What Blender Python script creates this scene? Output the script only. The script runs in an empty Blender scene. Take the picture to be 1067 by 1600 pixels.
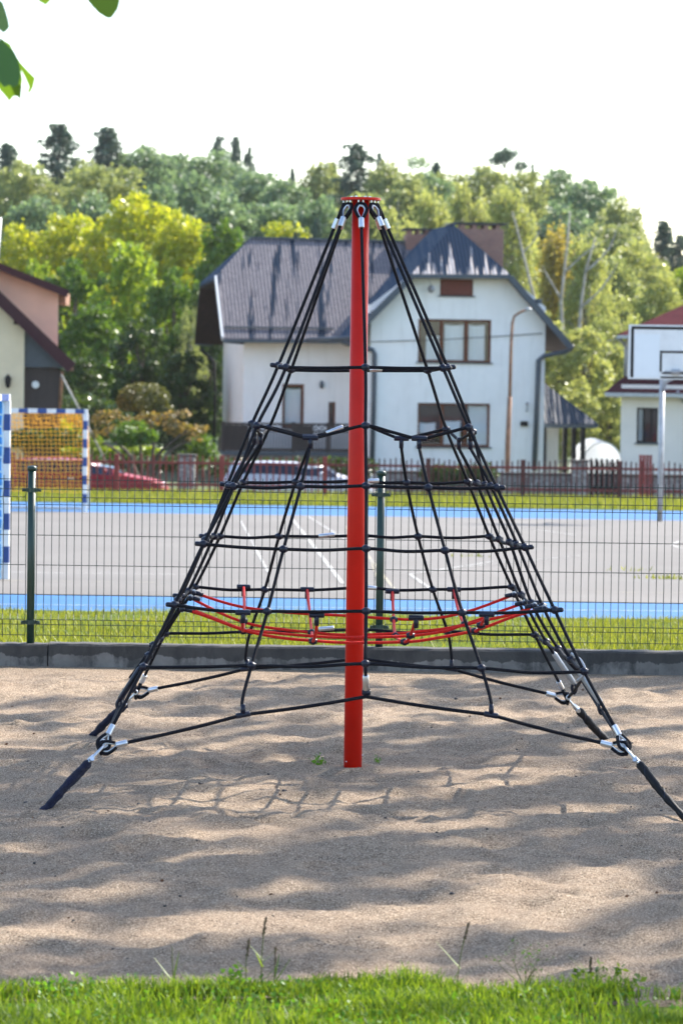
import bpy, math, random
import numpy as np
from mathutils import Vector as V
random.seed(7); rng = np.random.default_rng(7)
R = math.radians
scene = bpy.context.scene
COL = scene.collection

# ------------------------------------------------------------------ camera
F = 5200.0; CAMZ = 2.05
PITCH = math.atan(240 / F); ROLL = R(0.8)
CAM = V((0, 0, CAMZ))
fwd = V((0, math.cos(PITCH), -math.sin(PITCH)))
up0 = V((0, math.sin(PITCH), math.cos(PITCH))); rt0 = V((1, 0, 0))
upv = up0 * math.cos(ROLL) - rt0 * math.sin(ROLL)
rtv = rt0 * math.cos(ROLL) + up0 * math.sin(ROLL)
cam = bpy.data.cameras.new('camera'); camo = bpy.data.objects.new('camera', cam); COL.objects.link(camo)
from mathutils import Matrix
m = Matrix.Identity(4)
for i, a in enumerate((rtv, upv, -fwd)):
    for j in range(3): m[j][i] = a[j]
m.translation = CAM
camo.matrix_world = m
cam.sensor_fit = 'VERTICAL'; cam.sensor_height = 36; cam.sensor_width = 24; cam.lens = 36 * F / 1600
cam.clip_end = 5000; cam.clip_start = .1
cam.dof.use_dof = True; cam.dof.focus_distance = 16.4; cam.dof.aperture_fstop = 5.6; cam.dof.aperture_blades = 7
scene.camera = camo

def ray(px, py):
    return fwd + rtv * ((px - 533.5) / F) + upv * ((800 - py) / F)
def W(px, py, Y):
    d = ray(px, py); return CAM + d * (Y / d.y)
def RP(px, py, p, n):
    d = ray(px, py); return CAM + d * ((p - CAM).dot(n) / d.dot(n))
# the court is a gently tilted plane  z = CZ - CS*y
CZ, CS = 0.361, 0.0208
def G(px, py, dz=0):
    return RP(px, py, V((0, 0, CZ + dz)), V((0, CS, 1)))
def GS(px, py, z=0):
    return RP(px, py, V((0, 0, z)), V((0, 0, 1)))
def sstep(a, b, x):
    t = min(1, max(0, (x - a) / (b - a))); return t * t * (3 - 2 * t)
def terr(x, y):
    if y <= 21.8: return -.03
    if y <= 29.97: return .13 + (y - 21.9) / 8.07 * (-.262 - .13)
    if y <= 82: return CZ - CS * y
    z0 = CZ - CS * 82
    if y <= 84: return z0 + (y - 82) / 2 * (-1.95 - z0)
    h = 9.5 * (1 - sstep(8, 30, x) * .55) * sstep(128, 262, y) - 3 * sstep(300, 420, y)
    return -1.95 + h

# ------------------------------------------------------------------ materials
def newmat(name):
    mt = bpy.data.materials.new(name); mt.use_nodes = True
    nt = mt.node_tree; nt.nodes.clear(); return mt, nt
def nd(nt, t, **kw):
    n = nt.nodes.new(t)
    for k, v in kw.items():
        if k in n.inputs: n.inputs[k].default_value = v
        else: setattr(n, k, v)
    return n
def c4(c): return (c[0], c[1], c[2], 1)
def ramp(nt, fac, stops, interp='LINEAR'):
    r = nt.nodes.new('ShaderNodeValToRGB'); r.color_ramp.interpolation = interp
    while len(r.color_ramp.elements) < len(stops): r.color_ramp.elements.new(.5)
    for e, (p, c) in zip(r.color_ramp.elements, stops): e.position = p; e.color = c4(c)
    nt.links.new(fac, r.inputs[0]); return r.outputs[0]
def coords(nt, scale=(1, 1, 1), rot=(0, 0, 0)):
    tc = nt.nodes.new('ShaderNodeTexCoord'); mp = nt.nodes.new('ShaderNodeMapping')
    mp.inputs['Scale'].default_value = scale; mp.inputs['Rotation'].default_value = rot
    nt.links.new(tc.outputs['Object'], mp.inputs[0]); return mp.outputs[0]
def noise(nt, co, scale, detail=4, rough=.55):
    n = nd(nt, 'ShaderNodeTexNoise', Scale=scale, Detail=detail, Roughness=rough)
    nt.links.new(co, n.inputs['Vector']); return n.outputs['Fac']
def mixc(nt, fac, a, b, mode='MIX'):
    n = nt.nodes.new('ShaderNodeMix'); n.data_type = 'RGBA'; n.blend_type = mode
    for s, v in ((0, fac), (6, a), (7, b)):
        if hasattr(v, 'links'): nt.links.new(v, n.inputs[s])
        else: n.inputs[s].default_value = c4(v) if s else v
    return n.outputs[2]
def bump(nt, h, strength, dist):
    b = nd(nt, 'ShaderNodeBump', Strength=strength, Distance=dist)
    nt.links.new(h, b.inputs['Height']); return b.outputs[0]
def finish(nt, col, rough=.6, metal=0, nrm=None, spec=.5, coat=0):
    p = nd(nt, 'ShaderNodeBsdfPrincipled', Metallic=metal)
    p.inputs['Specular IOR Level'].default_value = spec
    p.inputs['Coat Weight'].default_value = coat; p.inputs['Coat Roughness'].default_value = .08
    if hasattr(col, 'links'): nt.links.new(col, p.inputs['Base Color'])
    else: p.inputs['Base Color'].default_value = c4(col)
    if hasattr(rough, 'links'): nt.links.new(rough, p.inputs['Roughness'])
    else: p.inputs['Roughness'].default_value = rough
    if nrm is not None: nt.links.new(nrm, p.inputs['Normal'])
    o = nt.nodes.new('ShaderNodeOutputMaterial'); nt.links.new(p.outputs[0], o.inputs[0])
def P(name, c, rough=.6, metal=0, var=.15, scale=8, bmp=0, bd=.01, spec=.5, coat=0, stretch=(1, 1, 1), c2=None):
    mt, nt = newmat(name); co = coords(nt, stretch)
    n = noise(nt, co, scale, 5, .6)
    dark = c2 or tuple(x * (1 - var) for x in c); light = tuple(min(1, x * (1 + var)) for x in c) if c2 is None else c
    col = ramp(nt, n, [(.3, dark), (.7, light)])
    nr = bump(nt, noise(nt, co, scale * 6, 4, .7), bmp, bd) if bmp else None
    finish(nt, col, rough, metal, nr, spec, coat); return mt
def leafmat(name, a, b, trans=.45, rough=.42, tint=(1.25, 1.2, .55), spec=.4):
    mt, nt = newmat(name)
    g = nt.nodes.new('ShaderNodeNewGeometry')
    col = ramp(nt, g.outputs['Random Per Island'], [(0, a), (1, b)])
    p = nd(nt, 'ShaderNodeBsdfPrincipled', Roughness=rough); p.inputs['Specular IOR Level'].default_value = spec
    nt.links.new(col, p.inputs['Base Color'])
    t = nt.nodes.new('ShaderNodeBsdfTranslucent')
    nt.links.new(mixc(nt, 1, col, tint, 'MULTIPLY'), t.inputs[0])
    mx = nt.nodes.new('ShaderNodeMixShader'); mx.inputs[0].default_value = trans
    nt.links.new(p.outputs[0], mx.inputs[1]); nt.links.new(t.outputs[0], mx.inputs[2])
    o = nt.nodes.new('ShaderNodeOutputMaterial'); nt.links.new(mx.outputs[0], o.inputs[0]); return mt

M = {}
M['rope'] = P('black_rope', (.005, .005, .009), .75, var=.5, scale=90, bmp=.6, bd=.003, spec=.2)
M['redrope'] = P('red_rope', (.58, .014, .008), .6, var=.25, scale=90, bmp=.5, bd=.003, spec=.2)
M['plastic'] = P('black_plastic', (.006, .008, .022), .35, var=.2, scale=20, spec=.35)
M['navy'] = P('navy_wrap', (.006, .009, .032), .65, var=.5, scale=30, bmp=.8, bd=.02, spec=.25)
M['alu'] = P('aluminium', (.60, .61, .63), .38, 1, var=.1, scale=40)
M['steel'] = P('galvanised_steel', (.55, .57, .6), .38, 1, var=.2, scale=30)
M['mast'] = P('red_mast_paint', (.54, .010, .003), .42, var=.10, scale=6, spec=.22)
M['green'] = P('dark_green_paint', (.006, .030, .022), .42, var=.2, scale=12)
M['wire'] = P('dark_green_wire', (.006, .020, .017), .5, var=.2, scale=12)
M['greywire'] = P('grey_post', (.38, .39, .41), .5, .4, var=.2, scale=9)
M['bluep'] = P('blue_goal_paint', (.016, .085, .36), .4, var=.15)
M['whitep'] = P('white_paint', (.74, .75, .77), .45, var=.06)
M['orangenet'] = P('orange_net', (.95, .46, .02), .7, var=.15)
M['bluenet'] = P('blue_net', (.03, .30, .72), .6, var=.35, scale=9)
M['palenet'] = P('pale_net_cord', (.55, .74, .86), .6, var=.1)
M['redfence'] = P('red_fence_paint', (.20, .018, .014), .55, var=.35, scale=5)
M['brownfence'] = P('faded_red_brown_fence', (.080, .014, .013), .7, var=.4, scale=5)
M['blackwood'] = P('black_wood', (.012, .010, .012), .6, var=.3)
M['rust'] = P('rusty_pipe', (.23, .115, .065), .8, var=.4, scale=6)
M['brownwood'] = P('brown_wood', (.028, .016, .014), .6, var=.3, scale=6, stretch=(1, 1, .2))
M['soffit'] = P('soffit_boards', (.024, .011, .010), .8, var=.4, scale=7, spec=.2)
M['windowwood'] = P('window_wood', (.125, .034, .011), .6, spec=.2, var=.2)
M['gutter'] = P('blue_grey_gutter', (.045, .062, .082), .45, var=.15)
M['redmetal'] = P('maroon_metal_roof', (.062, .014, .018), .7, var=.25, scale=3, spec=.02)
M['verge'] = P('dark_maroon_board', (.045, .014, .018), .65, spec=.2)
M['shutterboard'] = P('red_brown_boarding', (.17, .045, .032), .8, var=.4, scale=9, stretch=(1, 1, 6))
M['room'] = P('dark_interior', (.010, .012, .016), .9, spec=0)  # near-black colour stands in for the unlit room behind the panes
M['curtain'] = P('curtain', (.86, .86, .85), .9, var=.08, scale=4, stretch=(5, 5, .4))
M['bark'] = P('bark', (.085, .065, .05), .9, var=.45, scale=7, bmp=.6, bd=.03)
M['palebark'] = P('pale_bark', (.30, .275, .24), .8, var=.45, scale=5, bmp=.4, bd=.02)
LATE = lambda: leafmat('white_film', (.80, .81, .82), (.84, .85, .86), .6, .5, (1.05, 1.05, 1.05))
M['board'] = P('backboard_white', (.74, .74, .74), .5, var=.08, scale=4)
M['boardpatch'] = P('backboard_patch', (.76, .79, .82), .4, var=.03, scale=4)
M['black'] = P('black_paint', (.008, .008, .010), .6, spec=.2)
M['tyre'] = P('tyre', (.015, .015, .015), .8)
M['redcar'] = P('red_car_paint', (.22, .005, .010), .45, var=.05, coat=.1, spec=.2)
M['whitecar'] = P('silver_car_paint', (.40, .40, .45), .4, var=.04, coat=.3)
M['carglass'] = P('car_glass', (.010, .014, .028), .12, var=.1, spec=.35)
M['lamp'] = P('lamp_lens', (.8, .78, .74), .2)
M['cream'] = P('cream_render', (.72, .58, .40), .9, var=.07, scale=2, bmp=.2, bd=.01)
M['salmon'] = P('salmon_render', (.76, .45, .33), .9, var=.06, scale=2, bmp=.2, bd=.01)
M['greyrender'] = P('pale_grey_render', (.74, .67, .61), .9, var=.06, scale=1.2, bmp=.2, bd=.01)
M['dryleaf'] = P('dry_leaf', (.12, .05, .02), .8)

def mat_wall():
    mt, nt = newmat('white_render'); co = coords(nt)
    n = noise(nt, co, 1.3, 6, .65); st = noise(nt, coords(nt, (3, 3, .35)), 2.2, 4)
    col = ramp(nt, n, [(.3, (.80, .785, .765)), (.7, (.88, .865, .845))])
    col = mixc(nt, ramp(nt, st, [(.52, (0, 0, 0)), (.75, (.4, .4, .4))]), col, (.64, .62, .59))
    finish(nt, col, .9, 0, bump(nt, noise(nt, co, 22, 4), .25, .02)); return mt
M['white_wall'] = mat_wall()
def mat_pinkwall():
    mt, nt = newmat('pinkish_render'); co = coords(nt)
    n = noise(nt, co, 2.2, 6, .7); sp = noise(nt, co, 9, 4)
    col = ramp(nt, n, [(.3, (.74, .62, .55)), (.7, (.86, .73, .66))])
    col = mixc(nt, ramp(nt, sp, [(.62, (0, 0, 0)), (.7, (.6, .6, .6))]), col, (.42, .34, .3))
    finish(nt, col, .9); return mt
M['pink_wall'] = mat_pinkwall()
def mat_brick():
    mt, nt = newmat('chimney_brick'); co = coords(nt, (1, 1, 1), (R(90), 0, 0))
    b = nd(nt, 'ShaderNodeTexBrick', Scale=4.2); b.inputs['Mortar Size'].default_value = .03
    b.inputs['Color1'].default_value = (.38, .155, .105, 1); b.inputs['Color2'].default_value = (.20, .085, .062, 1); b.inputs['Mortar'].default_value = (.34, .29, .25, 1)
    nt.links.new(co, b.inputs['Vector'])
    col = mixc(nt, noise(nt, coords(nt), 2.5), b.outputs['Color'], (.22, .115, .088))
    finish(nt, col, .9); return mt
M['brick'] = mat_brick()
def mat_stone():
    mt, nt = newmat('rough_stone'); co = coords(nt, (1, 1, 1.5))
    v = nd(nt, 'ShaderNodeTexVoronoi', Scale=4.0); nt.links.new(co, v.inputs['Vector'])
    col = ramp(nt, noise(nt, v.outputs['Color'], 3), [(.3, (.15, .14, .135)), (.7, (.33, .31, .29))])
    v2 = nd(nt, 'ShaderNodeTexVoronoi', Scale=4.0, feature='DISTANCE_TO_EDGE'); nt.links.new(co, v2.inputs['Vector'])
    col = mixc(nt, ramp(nt, v2.outputs['Distance'], [(.0, (1, 1, 1)), (.08, (0, 0, 0))]), col, (.09, .085, .08))
    finish(nt, col, .9, 0, bump(nt, v2.outputs['Distance'], .6, .05)); return mt
M['stone'] = mat_stone()
def mat_roof(name, dark, worn, rot, thresh, pitch=2.6, rough=.62, sf=9.0, zg=0):
    # painted trapezoidal sheet, paint worn off in streaks that follow the sheets
    mt, nt = newmat(name)
    co = coords(nt, (1, 1, 1), (0, 0, rot))
    w = nd(nt, 'ShaderNodeTexWave', Scale=pitch, Distortion=0.0); w.bands_direction = 'X'; nt.links.new(co, w.inputs['Vector'])
    stre = noise(nt, coords(nt, (sf, .16, .16), (0, 0, rot)), 1.0, 4, .6)
    if zg:   # paint gone mostly towards the eaves of this small roof
        sp_ = nt.nodes.new('ShaderNodeSeparateXYZ'); tc_ = nt.nodes.new('ShaderNodeTexCoord'); nt.links.new(tc_.outputs['Object'], sp_.inputs[0])
        ma = nd(nt, 'ShaderNodeMath', operation='MULTIPLY_ADD'); nt.links.new(sp_.outputs['Z'], ma.inputs[0]); ma.inputs[1].default_value = -zg; ma.inputs[2].default_value = zg * 6.98
        mb_ = nd(nt, 'ShaderNodeMath', operation='ADD'); nt.links.new(ma.outputs[0], mb_.inputs[0]); nt.links.new(stre, mb_.inputs[1]); stre = mb_.outputs[0]
    spk = noise(nt, coords(nt, (10, 5, 5), (0, 0, rot)), 2.2, 4, .7)
    wornc = ramp(nt, spk, [(.35, worn[0]), (.65, worn[1])])
    f = ramp(nt, stre, [(thresh - .015, (0, 0, 0)), (thresh + .015, (1, 1, 1))])
    col = mixc(nt, f, dark, wornc)
    col = mixc(nt, ramp(nt, w.outputs['Fac'], [(.0, (.75, .75, .75)), (.4, (0, 0, 0))]), col, tuple(x * .4 for x in dark))
    finish(nt, col, rough, 0, bump(nt, w.outputs['Fac'], .6, .03), 0.0); return mt
YAW = R(7)
M['roof_worn'] = mat_roof('worn_sheet_roof', (.022, .034, .055), ((.115, .107, .117), (.27, .248, .258)), -YAW, .415, 2.6, .62, 3.2)
M['roof_blue'] = mat_roof('blue_grey_sheet_roof', (.048, .074, .115), ((.065, .09, .125), (.09, .115, .15)), -YAW + R(90), .50)
M['roof_hip'] = mat_roof('part_worn_sheet_roof', (.020, .034, .060), ((.40, .35, .33), (.62, .57, .55)), -YAW, .52, 2.6, .62, 6.0, .20)
M['roof_porch'] = mat_roof('porch_sheet_roof', (.016, .026, .046), ((.12, .12, .13), (.28, .28, .29)), -YAW, .52, 2.6, .62, 6.0)

def mat_glass():
    mt, nt = newmat('window_glass')
    t = nt.nodes.new('ShaderNodeBsdfTransparent'); t.inputs[0].default_value = (.8, .84, .86, 1)
    g = nd(nt, 'ShaderNodeBsdfGlossy', Roughness=.03); g.inputs[0].default_value = (.9, .95, 1, 1)
    mx = nt.nodes.new('ShaderNodeMixShader'); mx.inputs[0].default_value = .085
    nt.links.new(t.outputs[0], mx.inputs[1]); nt.links.new(g.outputs[0], mx.inputs[2])
    o = nt.nodes.new('ShaderNodeOutputMaterial'); nt.links.new(mx.outputs[0], o.inputs[0]); return mt
M['glass'] = mat_glass()
def mat_sand():
    mt, nt = newmat('coarse_sand'); co = coords(nt)
    g1 = noise(nt, co, 120, 3, .8); g2 = noise(nt, co, 2.2, 5, .6); g3 = noise(nt, co, 260, 2, .6)
    col = ramp(nt, g1, [(.36, (.07, .05, .036)), (.44, (.31, .222, .147)), (.55, (.54, .408, .284)), (.66, (.88, .735, .56))])
    col = mixc(nt, ramp(nt, g3, [(.36, (1, 1, 1)), (.41, (0, 0, 0))]), col, (.045, .036, .03))
    col = mixc(nt, ramp(nt, g2, [(.35, (.0, .0, .0)), (.7, (.3, .3, .3))]), col, (.34, .245, .18))
    finish(nt, col, .95, 0, bump(nt, noise(nt, co, 90, 5, .8), 1.0, .03), .2); return mt
M['sand'] = mat_sand()
def mat_court():
    mt, nt = newmat('worn_asphalt'); co = coords(nt)
    n1 = noise(nt, co, .35, 6, .6); n2 = noise(nt, co, 40, 3, .7); n3 = noise(nt, coords(nt, (1, 1, 1)), 1.6, 5, .6)
    col = ramp(nt, n1, [(.3, (.110, .104, .098)), (.7, (.150, .142, .134))])
    col = mixc(nt, ramp(nt, n3, [(.3, (.4, .4, .4)), (.62, (0, 0, 0))]), col, (.13, .115, .105))
    col = mixc(nt, ramp(nt, n2, [(.3, (.5, .5, .5)), (.6, (0, 0, 0))]), col, (.11, .10, .095))
    finish(nt, col, .9, 0, bump(nt, n2, .3, .005), .3); return mt
M['court'] = mat_court()
M['track'] = P('blue_track', (.014, .098, .25), .8, var=.12, scale=1.5, spec=.3)
def mat_line(name, c, thr):
    mt, nt = newmat(name); n = noise(nt, coords(nt), 5, 6, .75)
    finish(nt, ramp(nt, n, [(thr, (.15, .142, .134)), (thr + .1, c)]), .8); return mt
M['line'] = mat_line('worn_white_line', (.36, .36, .35), .44)
M['yline'] = mat_line('worn_yellow_line', (.31, .27, .16), .46)
def mat_concrete():
    mt, nt = newmat('weathered_concrete'); co = coords(nt)
    n1 = noise(nt, co, 3.2, 6, .65); n2 = noise(nt, coords(nt, (1, 1, .5)), 7, 5, .7)
    col = ramp(nt, n1, [(.3, (.10, .093, .086)), (.7, (.22, .205, .19))])
    col = mixc(nt, ramp(nt, n2, [(.48, (0, 0, 0)), (.62, (.9, .9, .9))]), col, (.045, .043, .042))
    sp_ = nt.nodes.new('ShaderNodeSeparateXYZ'); nt.links.new(co, sp_.inputs[0])
    mz = nd(nt, 'ShaderNodeMath', operation='MULTIPLY_ADD'); nt.links.new(sp_.outputs['Z'], mz.inputs[0]); mz.inputs[1].default_value = 5.5; nt.links.new(noise(nt, coords(nt, (1, 1, .3)), 3.5, 5, .7), mz.inputs[2])
    col = mixc(nt, ramp(nt, mz.outputs[0], [(.98, (0, 0, 0)), (1.12, (.85, .85, .85))]), col, (.035, .033, .032))
    finish(nt, col, .95, 0, bump(nt, noise(nt, co, 40, 5, .7), .6, .01)); return mt
M['concrete'] = mat_concrete()
M['soil'] = P('grassy_soil', (.10, .15, .03), .95, var=.5, scale=5, bmp=.5, bd=.03, c2=(.06, .06, .026), spec=0)
M['hill'] = P('wooded_ground', (.045, .07, .022), 1, var=.4, scale=.3)
M['road'] = P('road_asphalt', (.12, .115, .11), .9, var=.2)
M['pebble'] = P('dark_pebble', (.06, .05, .045), .8, var=.6, scale=30)
# foliage
M['tarp'] = LATE()
LM = {
 'yellow': leafmat('leaf_yellow_green', (0.217, 0.275, 0.017), (0.435, 0.435, 0.036), .50),
 'lime':   leafmat('leaf_lime', (0.140, 0.238, 0.025), (0.308, 0.378, 0.042), .50),
 'mid':    leafmat('leaf_mid_green', (0.044, 0.106, 0.015), (0.125, 0.200, 0.025), .42, .36),
 'dark':   leafmat('leaf_dark_green', (0.024, 0.058, 0.012), (0.066, 0.108, 0.022), .32, .36),
 'blue':   leafmat('leaf_blue_green_hazed', (.095, .165, .085), (.22, .30, .15), .42, .45, (1.1, 1.1, .8)),  # paler leaf albedo, hill haze put into the colour
 'olive':  leafmat('leaf_olive_hazed', (.16, .205, .075), (.31, .345, .13), .48, .42, (1.15, 1.1, .75)),  # lightened and greyed, carries the hill's haze in its colour
 'birch':  leafmat('leaf_birch', (.20, .245, .075), (.40, .42, .14), .5, .38, (1.15, 1.1, .75)),
 'orange': leafmat('leaf_orange_bud', (.24, .21, .05), (.40, .32, .09), .5),
 'rust':   leafmat('leaf_bronze', (.12, .11, .03), (.33, .22, .085), .42),
 'conifer': leafmat('needle_dark_hazed', (.035, .075, .060), (.085, .145, .105), .2, .5),  # needles lightened and blued to stand in for distance haze
 'hedge':  leafmat('leaf_hedge', (0.130, 0.221, 0.016), (0.286, 0.351, 0.026), .45),
 'topiary': leafmat('leaf_topiary', (.05, .065, .018), (.15, .15, .04), .3),
 'grass':  leafmat('grass_blade', (.04, .105, .010), (.23, .31, .03), .48, .5),
 'lawn':   leafmat('lawn_blade', (.09, .12, .014), (.29, .30, .05), .45, .5),
 'clover': leafmat('clover_leaf', (.06, .16, .016), (.13, .26, .025), .45, .5),
 'linden': leafmat('linden_leaf', (.03, .085, .02), (.045, .11, .025), .32, .45, (2.6, 2.4, .5)),
 'backlit_leaf': leafmat('backlit_linden_leaf', (.055, .115, .012), (.085, .15, .018), .6, .5),  # brighter linden copy, backlit glow of the outer leaves put into its colour
 'stalk':  leafmat('seed_stalk', (.10, .13, .03), (.16, .17, .05), .4, .6),
}
M['seed'] = P('seed_head', (.09, .06, .035), .9)

# ------------------------------------------------------------------ mesh helpers
ORIG = {}
def tag(o, label=None, cat=None, group=None, kind=None):
    if label: o['label'] = label
    if cat: o['category'] = cat
    if group: o['group'] = group
    if kind: o['kind'] = kind
    return o
def empty(name, loc, label, cat, group=None):
    o = bpy.data.objects.new(name, None); COL.objects.link(o); o.location = loc; o.empty_display_size = .2
    ORIG[o.name] = V(loc); return tag(o, label, cat, group)
class MB:
    def __init__(s): s.v = []; s.f = []
    def add(s, vs, fs):
        k = len(s.v); s.v.extend([tuple(p) for p in vs]); s.f.extend([tuple(i + k for i in f) for f in fs]); return s
    def box(s, c, sz, ax=None):
        ex, ey, ez = ax or (V((1, 0, 0)), V((0, 1, 0)), V((0, 0, 1))); c = V(c)
        vs = [c + ex * (i * sz[0] / 2) + ey * (j * sz[1] / 2) + ez * (k * sz[2] / 2) for i in (-1, 1) for j in (-1, 1) for k in (-1, 1)]
        return s.add(vs, [(0, 1, 3, 2), (4, 6, 7, 5), (0, 4, 5, 1), (2, 3, 7, 6), (0, 2, 6, 4), (1, 5, 7, 3)])
    def bar(s, a, b, w, h, upd=V((0, 0, 1))):
        a, b = V(a), V(b); d = (b - a); L = d.length; d.normalize()
        sx = d.cross(upd)
        if sx.length < 1e-4: sx = d.cross(V((0, 1, 0)))
        sx.normalize(); sz = sx.cross(d)
        return s.box((a + b) / 2, (L, w, h), (d, sx, sz))
    def prism(s, pts, off):
        pts = [V(p) for p in pts]; off = V(off); n = len(pts)
        vs = pts + [p + off for p in pts]
        fs = [tuple(range(n)), tuple(range(2 * n - 1, n - 1, -1))] + [(i, n + i, n + (i + 1) % n, (i + 1) % n) for i in range(n)]
        return s.add(vs, fs)
    def tube(s, pts, r, n=8, closed=False, smooth=0):
        pts = [V(p) for p in pts]
        if smooth: pts = catmull(pts, smooth, closed)
        N = len(pts); rs = r if isinstance(r, (list, tuple)) else [r] * N
        if len(rs) != N: rs = [rs[min(len(rs) - 1, int(i * (len(rs) - 1) / max(1, N - 1) + .5))] for i in range(N)]
        u = None; k0 = len(s.v)
        for i, p in enumerate(pts):
            a = pts[(i - 1) % N] if (closed or i > 0) else pts[i]; b = pts[(i + 1) % N] if (closed or i < N - 1) else pts[i]
            t = (b - a); t = t.normalized() if t.length > 1e-9 else V((0, 0, 1))
            if u is None:
                u = t.cross(V((0, 0, 1)));
                if u.length < 1e-3: u = t.cross(V((1, 0, 0)))
            else: u = u - t * u.dot(t)
            u.normalize(); w = t.cross(u)
            for j in range(n):
                an = 2 * math.pi * j / n; s.v.append(tuple(p + (u * math.cos(an) + w * math.sin(an)) * rs[i]))
        for i in range(N if closed else N - 1):
            for j in range(n):
                a = k0 + i * n + j; b = k0 + i * n + (j + 1) % n; c = k0 + ((i + 1) % N) * n + (j + 1) % n; d = k0 + ((i + 1) % N) * n + j
                s.f.append((a, b, c, d))
        if not closed:
            s.f.append(tuple(k0 + j for j in range(n - 1, -1, -1))); s.f.append(tuple(k0 + (N - 1) * n + j for j in range(n)))
        return s
    def ball(s, c, r, n=8, sc=(1, 1, 1), bumpy=0):
        c = V(c); k0 = len(s.v); m_ = max(4, n * 2 // 3)
        for i in range(m_ + 1):
            th = math.pi * i / m_
            for j in range(n):
                ph = 2 * math.pi * j / n; rr = r * (1 + random.uniform(-bumpy, bumpy))
                s.v.append(tuple(c + V((math.sin(th) * math.cos(ph) * sc[0], math.sin(th) * math.sin(ph) * sc[1], math.cos(th) * sc[2])) * rr))
        for i in range(m_):
            for j in range(n):
                s.f.append((k0 + i * n + j, k0 + (i + 1) * n + j, k0 + (i + 1) * n + (j + 1) % n, k0 + i * n + (j + 1) % n))
        return s
    def build(s, name, mat, parent=None, origin=None, smooth=False, **kw):
        if parent is not None: org = ORIG[parent.name]
        else: org = V(origin) if origin is not None else V((0, 0, 0))
        a = np.array(s.v, dtype=np.float32) - np.array(org, dtype=np.float32)
        return mesh_obj(name, a, s.f, mat, parent, org, smooth, **kw)
def mesh_obj(name, verts, faces, mat, parent=None, org=V((0, 0, 0)), smooth=False, **kw):
    me = bpy.data.meshes.new(name)
    if isinstance(faces, np.ndarray):
        nf, k = faces.shape
        me.vertices.add(len(verts)); me.vertices.foreach_set('co', np.ascontiguousarray(verts, dtype=np.float32).ravel())
        me.loops.add(nf * k); me.loops.foreach_set('vertex_index', faces.astype(np.int32).ravel())
        me.polygons.add(nf); me.polygons.foreach_set('loop_start', (np.arange(nf) * k).astype(np.int32))
        me.update(calc_edges=True)
    else:
        me.from_pydata([tuple(p) for p in verts], [], faces); me.update()
    if smooth: me.polygons.foreach_set('use_smooth', np.ones(len(me.polygons), dtype=bool))
    me.materials.append(mat)
    o = bpy.data.objects.new(name, me); COL.objects.link(o)
    if parent is not None: o.parent = parent
    else: o.location = org
    ORIG[o.name] = V(org)
    return tag(o, **kw)
def catmull(p, k, closed=False):
    out = []; N = len(p)
    for i in range(N if closed else N - 1):
        a = p[(i - 1) % N] if (closed or i > 0) else p[0]; b = p[i]; c = p[(i + 1) % N]; d = p[(i + 2) % N] if (closed or i + 2 < N) else p[-1]
        for j in range(k):
            t = j / k
            out.append(.5 * (2 * b + (c - a) * t + (2 * a - 5 * b + 4 * c - d) * t * t + (3 * b - a - 3 * c + d) * t ** 3))
    if not closed: out.append(p[-1])
    return out
def structure(o): o['kind'] = 'structure'; return o

# ------------------------------------------------------------------ sun, sky
HAZE = .00009
SUN_EL, SUN_AZ = R(40), R(48)
world = bpy.data.worlds.new('World'); scene.world = world; world.use_nodes = True
wn = world.node_tree; bg = wn.nodes['Background']
sky = wn.nodes.new('ShaderNodeTexSky'); sky.sky_type = 'NISHITA'; sky.sun_disc = False
sky.sun_elevation = SUN_EL; sky.sun_rotation = SUN_AZ; sky.air_density = 1.0; sky.dust_density = 1.0; sky.ozone_density = 1.0
wn.links.new(sky.outputs[0], bg.inputs[0]); bg.inputs[1].default_value = 0.15
sl = bpy.data.lights.new('sun', 'SUN'); sl.energy = 4.8; sl.angle = R(.53); sl.color = (1, .93, .83)
so = bpy.data.objects.new('sun', sl); COL.objects.link(so)
S = V((math.cos(SUN_EL) * math.sin(SUN_AZ), math.cos(SUN_EL) * math.cos(SUN_AZ), math.sin(SUN_EL)))
so.rotation_euler = S.to_track_quat('Z', 'Y').to_euler(); so.location = S * 60
scene.view_settings.view_transform = 'Standard'; scene.view_settings.look = 'None'; scene.view_settings.gamma = 1
scene.view_settings.exposure = 1.55

# ------------------------------------------------------------------ ground
def grid(name, x0, x1, y0, y1, nx, ny, zf, mat, **kw):
    xs = np.linspace(x0, x1, nx); ys = np.linspace(y0, y1, ny)
    vs = np.array([(x, y, zf(x, y)) for y in ys for x in xs], dtype=np.float32)
    i, j = np.meshgrid(np.arange(nx - 1), np.arange(ny - 1)); a = (j * nx + i).ravel()
    fs = np.stack([a, a + 1, a + nx + 1, a + nx], 1)
    return mesh_obj(name, vs, fs, mat, smooth=True, **kw)
# base terrain, one sheet to the horizon
ys = [-60, 0, 8, 21.3, 21.78, 21.84, 21.9, 25, 29.97, 40, 60, 71, 82, 84, 100, 120, 128, 140, 150, 160, 175, 190, 205, 220, 235, 250, 262, 280, 300, 340, 380, 430]
xs = [-220, -150, -80, -50, -35, -25, -15, -8, -4, 0, 4, 8, 12, 16, 20, 25, 30, 40, 60, 100, 160, 220]
vs = [(x, y, terr(x, y) - .05) for y in ys for x in xs]; nx = len(xs)
fs = [(j * nx + i, j * nx + i + 1, (j + 1) * nx + i + 1, (j + 1) * nx + i) for j in range(len(ys) - 1) for i in range(nx - 1)]
structure(mesh_obj('terrain', vs, fs, M['hill'], smooth=True))

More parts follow.
